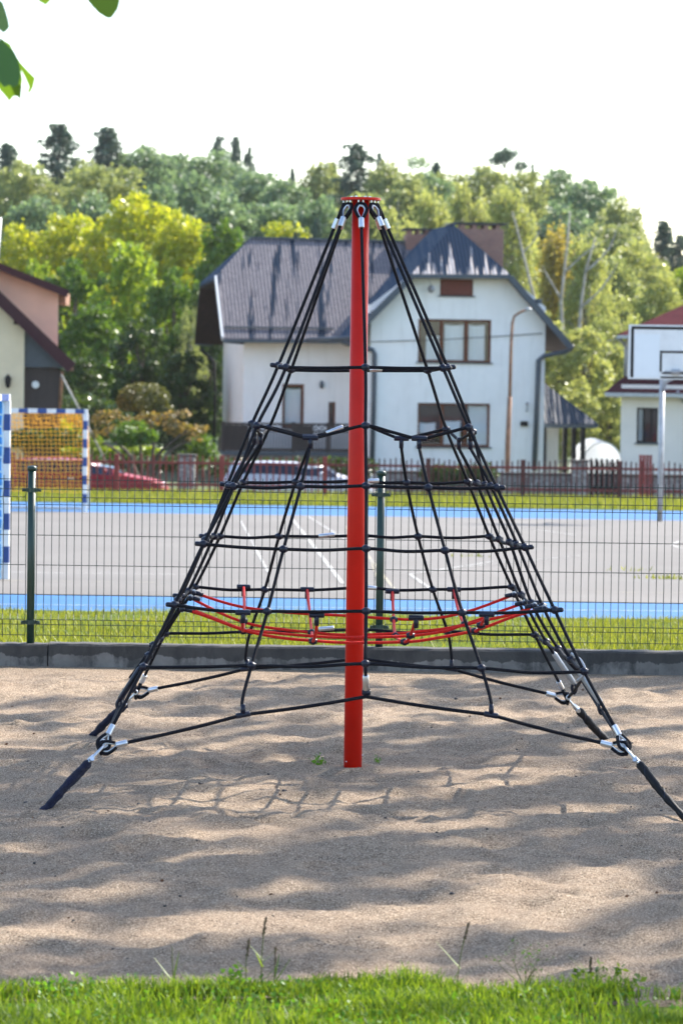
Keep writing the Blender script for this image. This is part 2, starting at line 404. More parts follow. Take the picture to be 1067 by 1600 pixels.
# sand with trodden hollows
nxs, nys = 300, 460
sx = np.linspace(-3.4, 3.4, nxs); sy = np.linspace(10.55, 21.66, nys)
X, Y = np.meshgrid(sx, sy)
def vnoise(X, Y, f, seed):
    r = np.random.default_rng(seed); g = r.random((64, 64))
    x = X * f + 100; y = Y * f + 100; xi = np.floor(x).astype(int); yi = np.floor(y).astype(int); u = x - xi; v = y - yi
    u = u * u * (3 - 2 * u); v = v * v * (3 - 2 * v)
    q = lambda a, b: g[a % 64, b % 64]
    return (q(xi, yi) * (1 - u) + q(xi + 1, yi) * u) * (1 - v) + (q(xi, yi + 1) * (1 - u) + q(xi + 1, yi + 1) * u) * v
Zs = .022 * (vnoise(X, Y, .9, 1) - .5) + .028 * (vnoise(X, Y * .8, 2.3, 2) - .5) + .027 * (vnoise(X, Y, 4.6, 3) - .5) + .024 * (vnoise(X, Y, 9.5, 4) - .5) + .013 * (vnoise(X, Y, 19, 5) - .5) + .008 * (vnoise(X, Y, 37, 6) - .5)
for k in range(190):   # footprints, dug hollows
    cx, cy = rng.uniform(-3.2, 3.2), rng.uniform(10.8, 21.3); r_ = rng.uniform(.07, .17); an = rng.uniform(0, 3.14)
    dx = (X - cx) * math.cos(an) + (Y - cy) * math.sin(an); dy = -(X - cx) * math.sin(an) + (Y - cy) * math.cos(an)
    q = np.sqrt((dx / 1.5) ** 2 + dy ** 2) / r_
    Zs += rng.uniform(.008, .026) * (-np.exp(-q ** 2 * 1.4) + .55 * np.exp(-((q - 1.35) / .35) ** 2))
pd = np.hypot(X - GS(551, 1203).x, Y - GS(551, 1203).y); Zs *= 1 - np.exp(-(pd / .16) ** 2); Zs += .022 * np.exp(-((pd - .09) / .07) ** 2)
Zs -= .09 * np.clip(1 - (Y - 10.55) / .22, 0, 1) ** 2
edge = np.clip((21.62 - Y) / .5, 0, 1); Zs = Zs * edge + .018 * (1 - edge)
def sandz(x, y):
    i = min(nxs - 1, max(0, int((x + 3.4) / 6.8 * (nxs - 1)))); j = min(nys - 1, max(0, int((y - 10.55) / 11.11 * (nys - 1))))
    return float(Zs[j, i])
i, j = np.meshgrid(np.arange(nxs - 1), np.arange(nys - 1)); a = (j * nxs + i).ravel()
structure(mesh_obj('sand', np.stack([X.ravel(), Y.ravel(), Zs.ravel()], 1), np.stack([a, a + 1, a + nxs + 1, a + nxs], 1), M['sand'], smooth=True))
# the sandpit beyond the finely modelled middle
mb = MB()
for (x0, x1) in ((-14, -3.4), (3.4, 14)): mb.add([(x0, 10.55, 0), (x1, 10.55, 0), (x1, 21.66, 0), (x0, 21.66, 0)], [(0, 1, 2, 3)])
structure(mb.build('sand', M['sand']))
# lawns
structure(grid('front_lawn', -6, 6, 4, 11.15, 30, 24, lambda x, y: -.002 + .02 * math.sin(x * 2.1 + y) * math.sin(y * 1.7) - .07 * sstep(10.62, 10.95, y), M['soil']))
structure(grid('lawn', -12, 12, 21.85, 29.99, 40, 20, lambda x, y: terr(x, max(y, 21.9)) + .015 * math.sin(x * 3) * math.sin(y * 2), M['soil']))
def strip(name, y0, y1, mat, dz, x0=-40, x1=40):
    mb = MB(); mb.add([(x0, y0, CZ - CS * y0 + dz), (x1, y0, CZ - CS * y0 + dz), (x1, y1, CZ - CS * y1 + dz), (x0, y1, CZ - CS * y1 + dz)], [(0, 1, 2, 3)])
    return structure(mb.build(name, mat))
strip('running_track', 29.97, 71.4, M['track'], 0)
strip('court', 32.8, 63.6, M['court'], .004)
strip('far_lawn', 71.4, 82.2, M['soil'], .004)
mb = MB(); mb.add([(-60, 83.6, -1.945), (60, 83.6, -1.945), (60, 90.5, -1.945), (-60, 90.5, -1.945)], [(0, 1, 2, 3)]); structure(mb.build('road', M['road']))
# painted lines, laid out on the court plane
def line(pts, w, mat, dz=.008):
    w *= .6
    mb = MB(); P_ = [G(x, y, dz) for x, y in pts]
    for a, b in zip(P_[:-1], P_[1:]):
        d = (b - a).normalized(); n = V((d.y, -d.x, 0)) * w / 2
        mb.add([a - n, b - n, b + n, a + n], [(0, 1, 2, 3)])
    return mb
lw = MB()
for pts, w in (([(458, 812), (536, 912)], .08), ([(480, 806), (560, 855)], .06), ([(376, 813), (420, 895)], .05),
               ([(770, 877), (640, 897), (676, 922)], .07), ([(905, 868), (700, 888)], .05), ([(1120, 843), (1060, 846), (1048, 851), (1062, 856), (1120, 858)], .08),
               ([(780, 822), (850, 829), (900, 836)], .08), ([(-300, 941), (1400, 958)], .05), ([(-200, 891), (330, 898)], .05)):
    k = line(pts, w, None); lw.add(k.v, k.f)
tag(structure(lw.build('white_court_lines', M['line'])))
yw = MB()
for pts, w in (([(540, 822), (616, 921)], .06), ([(-200, 904), (260, 910)], .05), ([(1400, 930), (860, 924)], .04), ([(590, 905), (560, 830)], .03)):
    k = line(pts, w, None); yw.add(k.v, k.f)
structure(yw.build('yellow_court_lines', M['yline']))

# ------------------------------------------------------------------ grass
def blades(name, pts, hmin, hmax, wd, mat, bend=.5, nseg=2, vary=0, **kw):
    n = len(pts); pts = np.asarray(pts, dtype=np.float64)
    h = rng.uniform(hmin, hmax, n)
    if vary: h = h * (.45 + 1.0 * vnoise(pts[:, 0], pts[:, 1], vary, 77))
    an = rng.uniform(0, 2 * np.pi, n); w = wd * rng.uniform(.7, 1.3, n)
    lean = rng.uniform(0, bend, n) * h; ld = rng.uniform(0, 2 * np.pi, n)
    side = np.stack([np.cos(an), np.sin(an), np.zeros(n)], 1); ldir = np.stack([np.cos(ld), np.sin(ld), np.zeros(n)], 1)
    rows = []
    for s_ in range(nseg):
        t = s_ / nseg; c = pts + ldir * (lean * t ** 2)[:, None] + np.array([0, 0, 1]) * (h * t)[:, None]
        ww = (w * (1 - .35 * t))[:, None] * side
        rows += [c - ww, c + ww]
    tip = pts + ldir * lean[:, None] + np.array([0, 0, 1]) * (h * .97)[:, None]
    tw = (w * .12)[:, None] * side; rows += [tip - tw, tip + tw]
    k = len(rows); vs = np.stack(rows, 1).reshape(-1, 3); base = np.arange(n)[:, None] * k
    fs = np.concatenate([base + np.array([[2 * s_, 2 * s_ + 1, 2 * s_ + 3, 2 * s_ + 2]]) for s_ in range(nseg)], 0)
    return mesh_obj(name, vs, fs, mat, smooth=True, kind='stuff', **kw)
def clumpy(n, x0, x1, y0, y1, f, seed, thr=.35):
    x = rng.uniform(x0, x1, n); y = rng.uniform(y0, y1, n); d = vnoise(x, y, f, seed)
    k = rng.random(n) < np.clip((d - thr) * 3 + .35, .12, 1); return x[k], y[k]
x, y = clumpy(120000, -2.1, 2.1, 9.7, 11.06, 5, 21, .25)
bare = ((x - 1.12) / .32) ** 2 + ((y - 10.42) / .16) ** 2 < 1
x, y = x[~bare], y[~bare]
edge_ = y < 10.58 + .24 * (vnoise(x, y, 4, 31) - .3) ; x, y = x[edge_], y[edge_]
z = .012 + .02 * np.sin(x * 2.1 + y) * np.sin(y * 1.7) - .008 * np.clip((y - 10.5) / .2, 0, 1)
blades('front_grass', np.stack([x, y, z], 1), .018, .068, .0026, LM['grass'], .75, 3, 4.5, label='uneven green grass along the front edge of the sand', cat='grass')
x, y = clumpy(90000, -4.6, 4.6, 21.86, 29.95, 1.6, 22, .42)
z = np.array([terr(0, max(b, 21.9)) for b in y]) - .01
blades('lawn_grass', np.stack([x, y, z], 1), .015, .075, .0045, LM['lawn'], .9, 1, 2.5, label='sunlit green lawn strip between kerb and blue track', cat='grass')
x, y = clumpy(60000, -11, 12, 71.4, 82.1, .9, 23)
blades('far_grass', np.stack([x, y, CZ - CS * y], 1), .06, .2, .012, LM['lawn'], .7, 1, label='sunlit grass verge in front of the red picket fence', cat='grass')
# weeds at the edge of the court, in cracks
x = np.concatenate([rng.normal(G(1050, 905).x, .18, 110), rng.normal(G(735, 870).x, .10, 25), rng.normal(G(990, 893).x, .18, 20)])
y = np.concatenate([rng.normal(G(1050, 905).y, .12, 110), rng.normal(G(735, 870).y, .12, 25), rng.normal(G(990, 893).y, .3, 20)])
blades('crack_weeds', np.stack([x, y, CZ - CS * y], 1), .02, .07, .01, LM['lawn'], .8, 1, label='low green weeds growing from cracks in the grey court', cat='weeds')

# clover / broad leaves within the front grass
def leafcards(P_, size, up=.3):
    """quads folded a little, one island per leaf: P_ (n,3)"""
    n = len(P_); a = rng.normal(size=(n, 3)); a[:, 2] *= 1 - up * .6; a /= np.linalg.norm(a, axis=1)[:, None] + 1e-9
    b = rng.normal(size=(n, 3)); b -= a * np.sum(a * b, 1)[:, None]; b /= np.linalg.norm(b, axis=1)[:, None] + 1e-9
    c = np.cross(a, b); s_ = (np.asarray(size) * rng.uniform(.6, 1.35, n))[:, None] if np.ndim(size) else size * rng.uniform(.6, 1.35, n)[:, None]
    v0 = P_ - a * s_; v1 = P_ + b * s_ * .62 + c * s_ * .18; v2 = P_ + a * s_; v3 = P_ - b * s_ * .62 + c * s_ * .18
    vs = np.stack([v0, v1, v2, v3], 1).reshape(-1, 3); fs = np.arange(n * 4).reshape(n, 4); return vs, fs
x, y = clumpy(5200, -2, 2, 9.4, 10.62, 6, 41, .5)
q = np.stack([x, y, rng.uniform(.03, .07, len(x))], 1); vs, fs = leafcards(q, .010)
mesh_obj('clover', vs, fs, LM['clover'], kind='stuff', label='small round clover leaves among the front grass', cat='clover')

# pebbles on the sand
mb = MB()
for k in range(330):
    x, y = rng.uniform(-2.6, 2.6), rng.uniform(11, 21.3); r_ = rng.choice([.003, .004, .006, .011], p=[.4, .35, .2, .05])
    mb.ball((x, y, sandz(x, y) + r_ * .3), r_, 5, (1.2, 1, .7), .2)
mb.build('pebbles', M['pebble'], kind='stuff', label='scattered dark pebbles and crumbs lying on the sand', cat='pebbles')

q = np.array([(x, y, sandz(x, y) + .006) for x, y in zip(rng.uniform(-2.6, 2.6, 130), rng.uniform(11, 21, 130))]); vs, fs = leafcards(q, .009, 1.5)
mesh_obj('leaf_litter', vs, fs, M['dryleaf'], kind='stuff', label='small dry brown leaf bits scattered over the sand', cat='leaf litter')
# ------------------------------------------------------------------ seed stalks and weeds at the sand's edge
def stalk(px, base, top, lean, label, head=True, leaves=0):
    b = GS(px, base); Yb = b.y; t = W(px + lean, top, Yb)
    e = empty('grass_stalk', (b.x, b.y, 0), label, 'grass stalk', 'seed stalks at the edge of the sand')
    mid = (b + t) / 2 + V((random.uniform(-.01, .01), 0, .005))
    MB().tube([b - V((0, 0, .02)), mid, t], [.0022, .0018, .0012], 5, smooth=5).build('stem', LM['stalk'], e, smooth=True)
    if head:
        d = (t - mid).normalized(); h = MB()
        for k in range(22):
            p = t - d * (.055 * k / 22); h.ball(p + V((random.uniform(-1, 1), random.uniform(-1, 1), 0)) * .004, .0026, 5, (1, 1, 1.8))
        h.build('seed_head', M['seed'], e, smooth=True)
    if leaves:
        l = MB()
        for k in range(leaves):
            p = b.lerp(t, random.uniform(.05, .5)); a = random.uniform(0, 6.28); d = V((math.cos(a), math.sin(a), .9)) * random.uniform(.04, .09); s_ = V((-math.sin(a), math.cos(a), 0)) * .004
            l.add([p - s_, p + s_, p + d + s_ * .2, p + d - s_ * .2], [(0, 1, 2, 3)])
        l.build('leaf_blades', LM['grass'], e)
stalk(408, 1556, 1434, 7, 'tall upright grass stalk with dark seed head, left of the mast at the sand edge', leaves=6)
stalk(385, 1556, 1468, 4, 'short thin grass stalk just left of the tallest stalk', leaves=2)
stalk(428, 1554, 1480, 3, 'short dark grass stalk just right of the tallest stalk', leaves=3)
stalk(712, 1552, 1442, 20, 'leaning grass stalk with drooping dark seed head right of the mast', leaves=2)
stalk(918, 1552, 1496, 4, 'short grass stalk at the right end of the sand edge', leaves=3)
stalk(272, 1552, 1478, -3, 'faint wispy stalk at the left of the sand edge', False, 3)
def wisp(px, py, w, n, label, size, mat, nm='wispy_weed', h=.12):
    b = GS(px, py); e = empty(nm, (b.x, b.y, 0), label, 'weed')
    st = MB(); pts = []
    for k in range(n):
        t = b + V((random.gauss(0, w), random.gauss(0, w * .6), random.uniform(.35, 1) * h))
        st.tube([b + V((random.gauss(0, w * .3), 0, -.01)), (b + t) / 2 + V((random.gauss(0, .01), 0, .01)), t], [.0012, .0009, .0006], 4)
        for q in range(7): pts.append(t + V((random.gauss(0, .012), random.gauss(0, .012), random.gauss(0, .014))))
    st.build('stems', LM['stalk'], e)
    vs, fs = leafcards(np.array([tuple(p) for p in pts]), size); vs -= np.array(ORIG[e.name]); mesh_obj('leaves', vs, fs, mat, e, ORIG[e.name])
wisp(820, 1544, .05, 14, 'pale feathery weed at the sand edge right of the leaning stalk', .0045, LM['clover'], h=.15)
wisp(640, 1544, .03, 7, 'small feathery weed at the sand edge below the mast', .004, LM['clover'], h=.07)
wisp(362, 1540, .016, 5, 'small round leaved weed beside the tallest stalk', .011, LM['clover'], 'broadleaf_weed', .05)
wisp(945, 1552, .05, 12, 'leafy green weed clump at the right sand edge', .013, LM['grass'], 'broadleaf_weed', .07)
wisp(497, 1194, .016, 4, 'small green sprout in the sand left of the mast foot', .013, LM['clover'], 'sprout', .025)
wisp(590, 1195, .012, 3, 'tiny sprout in the sand right of the mast foot', .008, LM['clover'], 'sprout', .03)

# ------------------------------------------------------------------ kerb
kerb_y = 21.62; kz = .165
e = empty('concrete_kerb', (0, kerb_y, 0), 'long stained grey concrete kerb between sand and lawn', 'kerb')
xj = [-14, W(-470, 1005, 21.6).x, W(75, 1005, 21.6).x, W(1175, 1005, 21.6).x, 14]
for k in range(len(xj) - 1):
    mb = MB(); h = kz - (.004 if k % 2 else -.003)
    n = 60; prof = [(kerb_y + .0, -.15), (kerb_y, h - .012), (kerb_y + .012, h), (kerb_y + .15, h), (kerb_y + .16, h - .01), (kerb_y + .16, -.15)]
    vs = []; 
    for q in range(n + 1):
        x = xj[k] + .004 + (xj[k + 1] - xj[k] - .008) * q / n
        for (yy, zz) in prof: vs.append((x, yy + random.uniform(-.002, .002), zz + (random.uniform(-.003, .003) if zz > 0 else 0)))
    m_ = len(prof); fs = [(q * m_ + r_, (q + 1) * m_ + r_, (q + 1) * m_ + (r_ + 1) % m_, q * m_ + (r_ + 1) % m_) for q in range(n) for r_ in range(m_)]
    fs += [tuple(range(m_)), tuple(range((n + 1) * m_ - 1, n * m_ - 1, -1))]
    mb.add(vs, fs); mb.build('kerb_stone', M['concrete'], e)

# ------------------------------------------------------------------ green wire mesh fence
FY = 21.70
pxs = [-496, 48, 592, 1137]
fx = [W(p, 1005, FY).x for p in pxs]
e = empty('wire_fence', (fx[1], FY, kz), 'dark green welded wire mesh fence with round posts on the kerb', 'fence')
for x in fx:
    p = MB().tube([(x, FY, .1), (x, FY, 1.295)], .0255, 14).build('post', M['green'], e, smooth=True)
    MB().tube([(x, FY, 1.29), (x, FY, 1.312), (x, FY, 1.318)], [.031, .031, .024], 14).build('cap', M['green'], p, smooth=True) if False else None
    c = MB().tube([(x, FY, 1.293), (x, FY, 1.315), (x, FY, 1.322)], [.031, .031, .02], 14).build('post_cap', M['green'], e, smooth=True)
    for zc in (1.165, .30):
        mb = MB().tube([(x, FY, zc - .014), (x, FY, zc + .014)], .031, 14)
        for sgn in (-1, 1):
            mb.box((x + sgn * .045, FY - .01, zc), (.036, .006, .022)); mb.ball((x + sgn * .054, FY - .018, zc), .009, 6)
        mb.build('clamp', M['green'], e)
zrow = [.215, .285, .48, .675, .87, 1.07, 1.17, 1.235]
for k in range(3):
    x0, x1 = fx[k] + .035, fx[k + 1] - .035; mb = MB()
    n = round((x1 - x0) / .0495)
    for q in range(n + 1):
        x = x0 + (x1 - x0) * q / n; jit = random.uniform(-.0015, .0015)
        pts = [(x, FY, .20), (x, FY, .285), (x + jit, FY - .03, .25 + .07), (x, FY, .355), (x, FY, .87), (x, FY, 1.07), (x + jit, FY - .03, 1.12), (x, FY, 1.17), (x, FY, 1.26)]
        mb.tube(pts, .0024, 4)
    for z_ in zrow: mb.tube([(x0, FY + .004, z_), (x1, FY + .004, z_)], .0024, 4)
    for z_ in (.32, 1.12): mb.tube([(x0, FY - .026, z_), (x1, FY - .026, z_)], .0024, 4)
    mb.build('mesh_panel', M['wire'], e)

# ------------------------------------------------------------------ climbing pyramid
PY = 16.58
pb = GS(551, 1203); PY = pb.y
top = W(565, 309, PY); HT = top.z
root = empty('climbing_pyramid', (pb.x, PY, 0), 'rope climbing pyramid of black and red ropes round a tall red mast', 'climbing frame')
mx_ = pb.x
mast = MB().tube([(mx_, PY, -.2), (mx_, PY, 1.4), (mx_, PY, HT - .012)], [.0455, .0445, .0425], 28).build('mast', M['mast'], root, smooth=True)
MB().tube([(mx_, PY, HT - .014), (mx_, PY, HT - .012), (mx_, PY, HT - .001), (mx_, PY, HT)], [.095, .099, .099, .095], 32).build('top_plate', M['mast'], root)
for k in range(6):
    a = k * math.pi / 3; MB().tube([(mx_ + .045 * math.cos(a), PY + .045 * math.sin(a), HT + .0), (mx_ + .045 * math.cos(a), PY + .045 * math.sin(a), HT + .008)], .008, 6).build('bolt_head', M['steel'], root)
# small screws near the foot
for px, py in ((541, 1190), (566, 1180)):
    p = W(px, py, PY - .044); MB().ball(p, .004, 6).build('screw', M['steel'], mast)

RR = .0082
def ropetube(pts, name, mat='rope', r=RR, sm=6):
    return MB().tube(pts, r, 9, smooth=sm).build(name, M[mat], root, smooth=True)
def eye(parent, tip, dirv, side, s=1.0, steel='steel'):
    """thimble eye hanging at tip, rope leaving along dirv; returns where the rope starts"""
    d = V(dirv).normalized(); side = V(side); side = (side - d * side.dot(d)).normalized()
    prof = [(0, 0), (.010, .004), (.021, .018), (.024, .033), (.017, .055), (.006, .078)]
    def loop(k, off):
        l = [tip + d * (a * s * 1.0 - off * .6) + side * ((b_ + off) * s) for b_, a in [(q[0], q[1]) for q in prof]]
        r_ = [tip + d * (a * s * 1.0 - off * .6) - side * ((b_ + off) * s) for b_, a in prof[::-1]]
        return r_ + l[1:]
    MB().tube(loop(1, .005), .0085 * s, 8, smooth=4).build('eye_loop', M['rope'], parent, smooth=True)
    MB().tube([p + d * .010 * s if i in (5,) else p for i, p in enumerate(loop(1, -.005))], .0048 * s, 7, smooth=4).build('thimble', M[steel], parent, smooth=True)
    f0 = tip + d * .078 * s; f1 = tip + d * .128 * s
    MB().tube([f0 - d * .002, f0, f1, f1 + d * .002], [.0125 * s, .0142 * s, .0142 * s, .0125 * s], 12).build('ferrule', M['alu'], parent, smooth=False)
    return f1
NB = [0]
def ball(parent, p, r=.021, mat='plastic'):
    b = MB().ball(p, r, 10, (1, 1, .95))
    b.tube([p - V((.02, 0, 0)), p + V((.02, 0, 0))], .0125, 8)
    NB[0] += 1
    return b.build('ball_connector', M[mat], parent, smooth=True)
def tee(parent, p, along, stub, w=.038, r=.0135):
    a = V(along).normalized(); s_ = V(stub).normalized()
    mb = MB().tube([p - a * w, p - a * (w - .004), p + a * (w - .004), p + a * w], [r * .85, r, r, r * .85], 10)
    mb.tube([p, p + s_ * .05], [r * .95, r * .85], 10)
    return mb.build('tee_connector', M['plastic'], parent, smooth=True)
def sleeve(parent, a, b, r=.0125):
    a, b = V(a), V(b)
    return MB().tube([a, a.lerp(b, .04), a.lerp(b, .96), b], [r * .8, r, r, r * .8], 12).build('ferrule', M['alu'], parent, smooth=True)

rings = [
 dict(FL=(447, 574), FM=(571, 574), FR=(692, 575), BL=(455, 578), BM=(562, 579), BR=(668, 579), ML=(435, 571), MR=(699, 574)),
 dict(FL=(402, 665), fl=(485, 684), FM=(571, 665), fr=(655, 685), FR=(732, 668), BL=(421, 668), bl=(484, 682), BM=(566, 664), br=(627, 685), BR=(697, 671), ML=(394, 662), MR=(738, 675)),
 dict(FL=(365, 760), fl=(470, 760), FM=(572, 759), fr=(669, 762), FR=(776, 762), BL=(380, 754), bl=(462, 753), BM=(566, 751), br=(635, 754), BR=(731, 753), ML=(356, 757), MR=(758, 757)),
 dict(FL=(318, 850), fl=(443, 858), FM=(572, 857), fr=(695, 860), FR=(820, 855), BL=(344, 838), bl=(436, 838), BM=(570, 837), br=(653, 838), BR=(764, 838), ML=(324, 838), MR=(796, 847)),
 dict(FL=(273, 945), fl=(418, 955), FM=(572, 955), fr=(722, 957), FR=(866, 953), BL=(305, 917), bl=(414, 921), BM=(568, 918), br=(676, 921), BR=(799, 917), ML=(283, 931), MR=(830, 942)),
 dict(FL=(225, 1042), fl=(393, 1040), FM=(571, 1037), fr=(752, 1044), FR=(912, 1049), BL=(259, 990), bl=(391, 987), BM=(570, 984), br=(699, 987), BR=(835, 992), ML=(240, 1008), MR=(872, 1014)),
]
half = [.40, .53, .655, .80, .945, 1.10]
N3 = []
for rg, a in zip(rings, half):
    n = {}
    for k, (px, py) in rg.items():
        if k[0] in 'Ff': yy = PY - a * (1.0 if k != 'FM' else 1.03)
        elif k[0] in 'Bb': yy = PY + a * (1.0 if k != 'BM' else 1.02)
        else: yy = PY
        n[k] = W(px, py, yy)
    # the in-between ropes of the two side faces
    if 'fl' in n:
        n['lf'] = (n['FL'] + n['ML']) / 2; n['lb'] = (n['BL'] + n['ML']) / 2; n['rf'] = (n['FR'] + n['MR']) / 2; n['rb'] = (n['BR'] + n['MR']) / 2
        if rg is rings[1]:
            for k in ('lf', 'lb', 'rf', 'rb'): n[k].z -= .045
    N3.append(n)
SH = {'FL': W(158, 1170, 15.22), 'FR': W(979, 1171, 15.25), 'BL': W(213, 1083, 17.82), 'BR': W(886, 1092, 17.85)}
GA = {'FL': W(72, 1262, 15.0), 'FR': W(1063, 1272, 15.0), 'BL': W(145, 1148, 17.98), 'BR': W(951, 1160, 17.95)}
# main ropes from the mast head
dirs = {'FM': -90, 'FR': -45, 'MR': 0, 'BR': 45, 'BM': 90, 'BL': 135, 'ML': 180, 'FL': 225}
BASE_MID = {'F': W(572, 1082, PY - 1.06), 'B': W(562, 1023, PY + 1.10), 'L': W(203, 1066, PY), 'R': W(908, 1062, PY)}
for k, an in dirs.items():
    a = R(an); tip = V((mx_ + .084 * math.cos(a), PY + .084 * math.sin(a), HT - .034))
    n1 = N3[0][k]; d = (n1 - tip).normalized(); side = V((-math.sin(a), math.cos(a), 0))
    chain = [n[k] for n in N3]
    if k in SH: end = SH[k]; e2 = (chain[-1] - end).normalized(); chain.append(end + e2 * .13)
    else: chain.append(BASE_MID[{'FM': 'F', 'BM': 'B', 'ML': 'L', 'MR': 'R'}[k]] + V((0, 0, .02)))
    rope = ropetube([tip + d * .125] + chain, 'corner_rope' if k in SH else 'face_rope', sm=7)
    eye(rope, tip, d, side)
    # shackle bow under the plate
    MB().tube([tip + V((0, 0, .022)) + side * .010, tip + side * .011 + V((0, 0, .004)), tip + V((0, 0, -.006)), tip - side * .011 + V((0, 0, .004)), tip + V((0, 0, .022)) - side * .010], .0045, 7, smooth=4).build('hanger', M['steel'], rope, smooth=True)
    if k in SH: eye(rope, end - e2 * .0, e2, V((1, .4, 0)) if k[0] == 'F' else V((0, 1, .3)), 1.0)
    else:
        p = chain[-2].lerp(chain[-1], .55); q = chain[-2].lerp(chain[-1], .95)
        if k in ('FM', 'BM'):
            sleeve(rope, W(571.5, 1055, PY - 1.12), W(571.5, 1078, PY - 1.09), .0150) if k == 'FM' else sleeve(rope, p, q, .0135)
            MB().tube([chain[-1] + V((0, 0, .02)), chain[-1] + V((.010, 0, -.01)), chain[-1] + V((0, 0, -.035)), chain[-1] + V((-.010, 0, -.01))], .009, 8, closed=True, smooth=4).build('rope_hook', M['plastic'], rope, smooth=True)
            ball(rope, chain[-1] + V((0, 0, -.02)), .017)

# face side ropes (two more on every face)
T0 = {}
side_end = {'fl': W(380, 1117, PY - 1.18), 'fr': W(767, 1117, PY - 1.18), 'bl': W(386, 1045, PY + 1.17), 'br': W(705, 1045, PY + 1.17),
            'lf': None, 'lb': None, 'rf': None, 'rb': None}
mid_bend = {'fl': W(379, 1093, PY - 1.17), 'fr': W(766, 1093, PY - 1.17), 'bl': W(384, 1025, PY + 1.16), 'br': W(705, 1025, PY + 1.16)}
side_end['lf'] = SH['FL'].lerp(BASE_MID['L'], .62); side_end['lb'] = SH['BL'].lerp(BASE_MID['L'], .5)
side_end['rf'] = SH['FR'].lerp(BASE_MID['R'], .55); side_end['rb'] = SH['BR'].lerp(BASE_MID['R'], .5)
for k in ('fl', 'fr', 'bl', 'br', 'lf', 'lb', 'rf', 'rb'):
    pts = [n[k] for n in N3[1:]]
    pts = [pts[0] - V((0, 0, .045))] + pts[1:] + ([mid_bend[k]] if k in mid_bend else []) + [side_end[k] + V((0, 0, .03))]
    rope = ropetube(pts, 'side_rope', sm=6)
    al = V((1, 0, 0)) if k[0] in 'fb' else V((0, 1, 0))
    tee(rope, N3[1][k], al + V((0, 0, 0)), (0, 0, -1))
    if k[0] in 'fb': tee(rope, side_end[k], (V((572, 0, 0)) * 0 + (BASE_MID['F' if k[0] == 'f' else 'B'] - side_end[k])), (0, 0, 1), .034)
    else:
        p0, p1 = pts[-2], pts[-1]
        MB().tube([p0.lerp(p1, .25), p0.lerp(p1, .3), p0.lerp(p1, .95), p1], [.009, .0145, .0145, .011], 10).build('end_sleeve', M['plastic'] if k[0] == 'l' else M['greywire'], rope, smooth=True)
        MB().tube([p0.lerp(p1, .98), p1 + V((.012, 0, -.02)), p1 + V((0, 0, -.05)), p1 + V((-.012, 0, -.02))], .0085, 8, closed=True, smooth=3).build('rope_hook', M['plastic'], rope, smooth=True)
        if k == 'rf':
            s_ = 1 if k == 'rf' else -1
            q = N3[5][k]
            MB().tube([q + V((0, 0, .03)), q + V((.045 * s_, -.03, .0)), q + V((.065 * s_, -.06, -.055)), q + V((.03 * s_, -.03, -.10))], .0075, 9, smooth=6).build('loop_tube', M['greywire'], rope, smooth=True)

# ring ropes
order = ['FL', 'fl', 'FM', 'fr', 'FR', 'rf', 'MR', 'rb', 'BR', 'br', 'BM', 'bl', 'BL', 'lb', 'ML', 'lf']
slv = [((597, 577), (577, 578), 'B'), ((510, 677), (536, 667), 'B'), ((569, 752), (592, 751), 'B'), ((498, 838), (523, 835), 'B'), ((573, 918), (588, 919), 'B'), ((498, 983), (522, 981), 'B')]
for ri, n in enumerate(N3):
    ks = [k for k in order if k in n]; pts = []
    for i, k in enumerate(ks):
        p = n[k]; q = n[ks[(i + 1) % len(ks)]]
        L = (q - p).length; pts.append(p)
        mid = (p + q) / 2; sag = (.010 if ri not in (0, 1) else .003) * min(1, L / .4) * random.uniform(.2, 1.4); pts.append(mid - V((0, 0, sag)))
    rope = MB().tube(pts, RR, 9, closed=True, smooth=5).build('ring_rope', M['rope'], root, smooth=True)
    for k in ks:
        if ri == 1 and k in side_end: continue
        ball(rope, n[k], .021 if k[0] != 'B' else .02)
        if k in ('FL', 'FR', 'ML', 'MR') and ri in (0, 2, 3, 4):
            s_ = -1 if 'L' in k else 1
            MB().tube([n[k], n[k] + V((.034 * s_, -.01, .002)), n[k] + V((.040 * s_, -.012, .002))], [.012, .012, .008], 9).build('rope_end_cap', M['plastic'], rope, smooth=True)
    (ax, ay), (bx, by), w_ = slv[ri]
    yb = PY + half[ri]
    sleeve(rope, W(ax, ay, yb - .004), W(bx, by, yb - .004), .0115)

# base ropes, from corner eye to corner eye
def base_rope(a, b, mids, ends):
    dA = (mids[0] - SH[a]).normalized(); dB = (mids[-1] - SH[b]).normalized()
    P0 = [SH[a] + dA * .125] + mids + [SH[b] + dB * .125]; Q = [P0[0]]
    for u_, v_ in zip(P0[:-1], P0[1:]): Q += [u_.lerp(v_, .04), u_.lerp(v_, .35) - V((0, 0, .004)), u_.lerp(v_, .65) - V((0, 0, .004)), u_.lerp(v_, .96), v_]
    rope = ropetube(Q, 'base_rope', r=RR * 1.05, sm=4)
    for s_, d in ((a, dA), (b, dB)):
        eye(rope, SH[s_] - d * .005, d, V((0, .25, 1)), 1.0)
base_rope('FL', 'FR', [side_end['fl'], BASE_MID['F'] - V((0, 0, .02)), side_end['fr']], 0)
base_rope('BL', 'BR', [side_end['bl'], BASE_MID['B'] - V((0, 0, .02)), side_end['br']], 0)
base_rope('FL', 'BL', [BASE_MID['L']], 0)
base_rope('FR', 'BR', [BASE_MID['R']], 0)

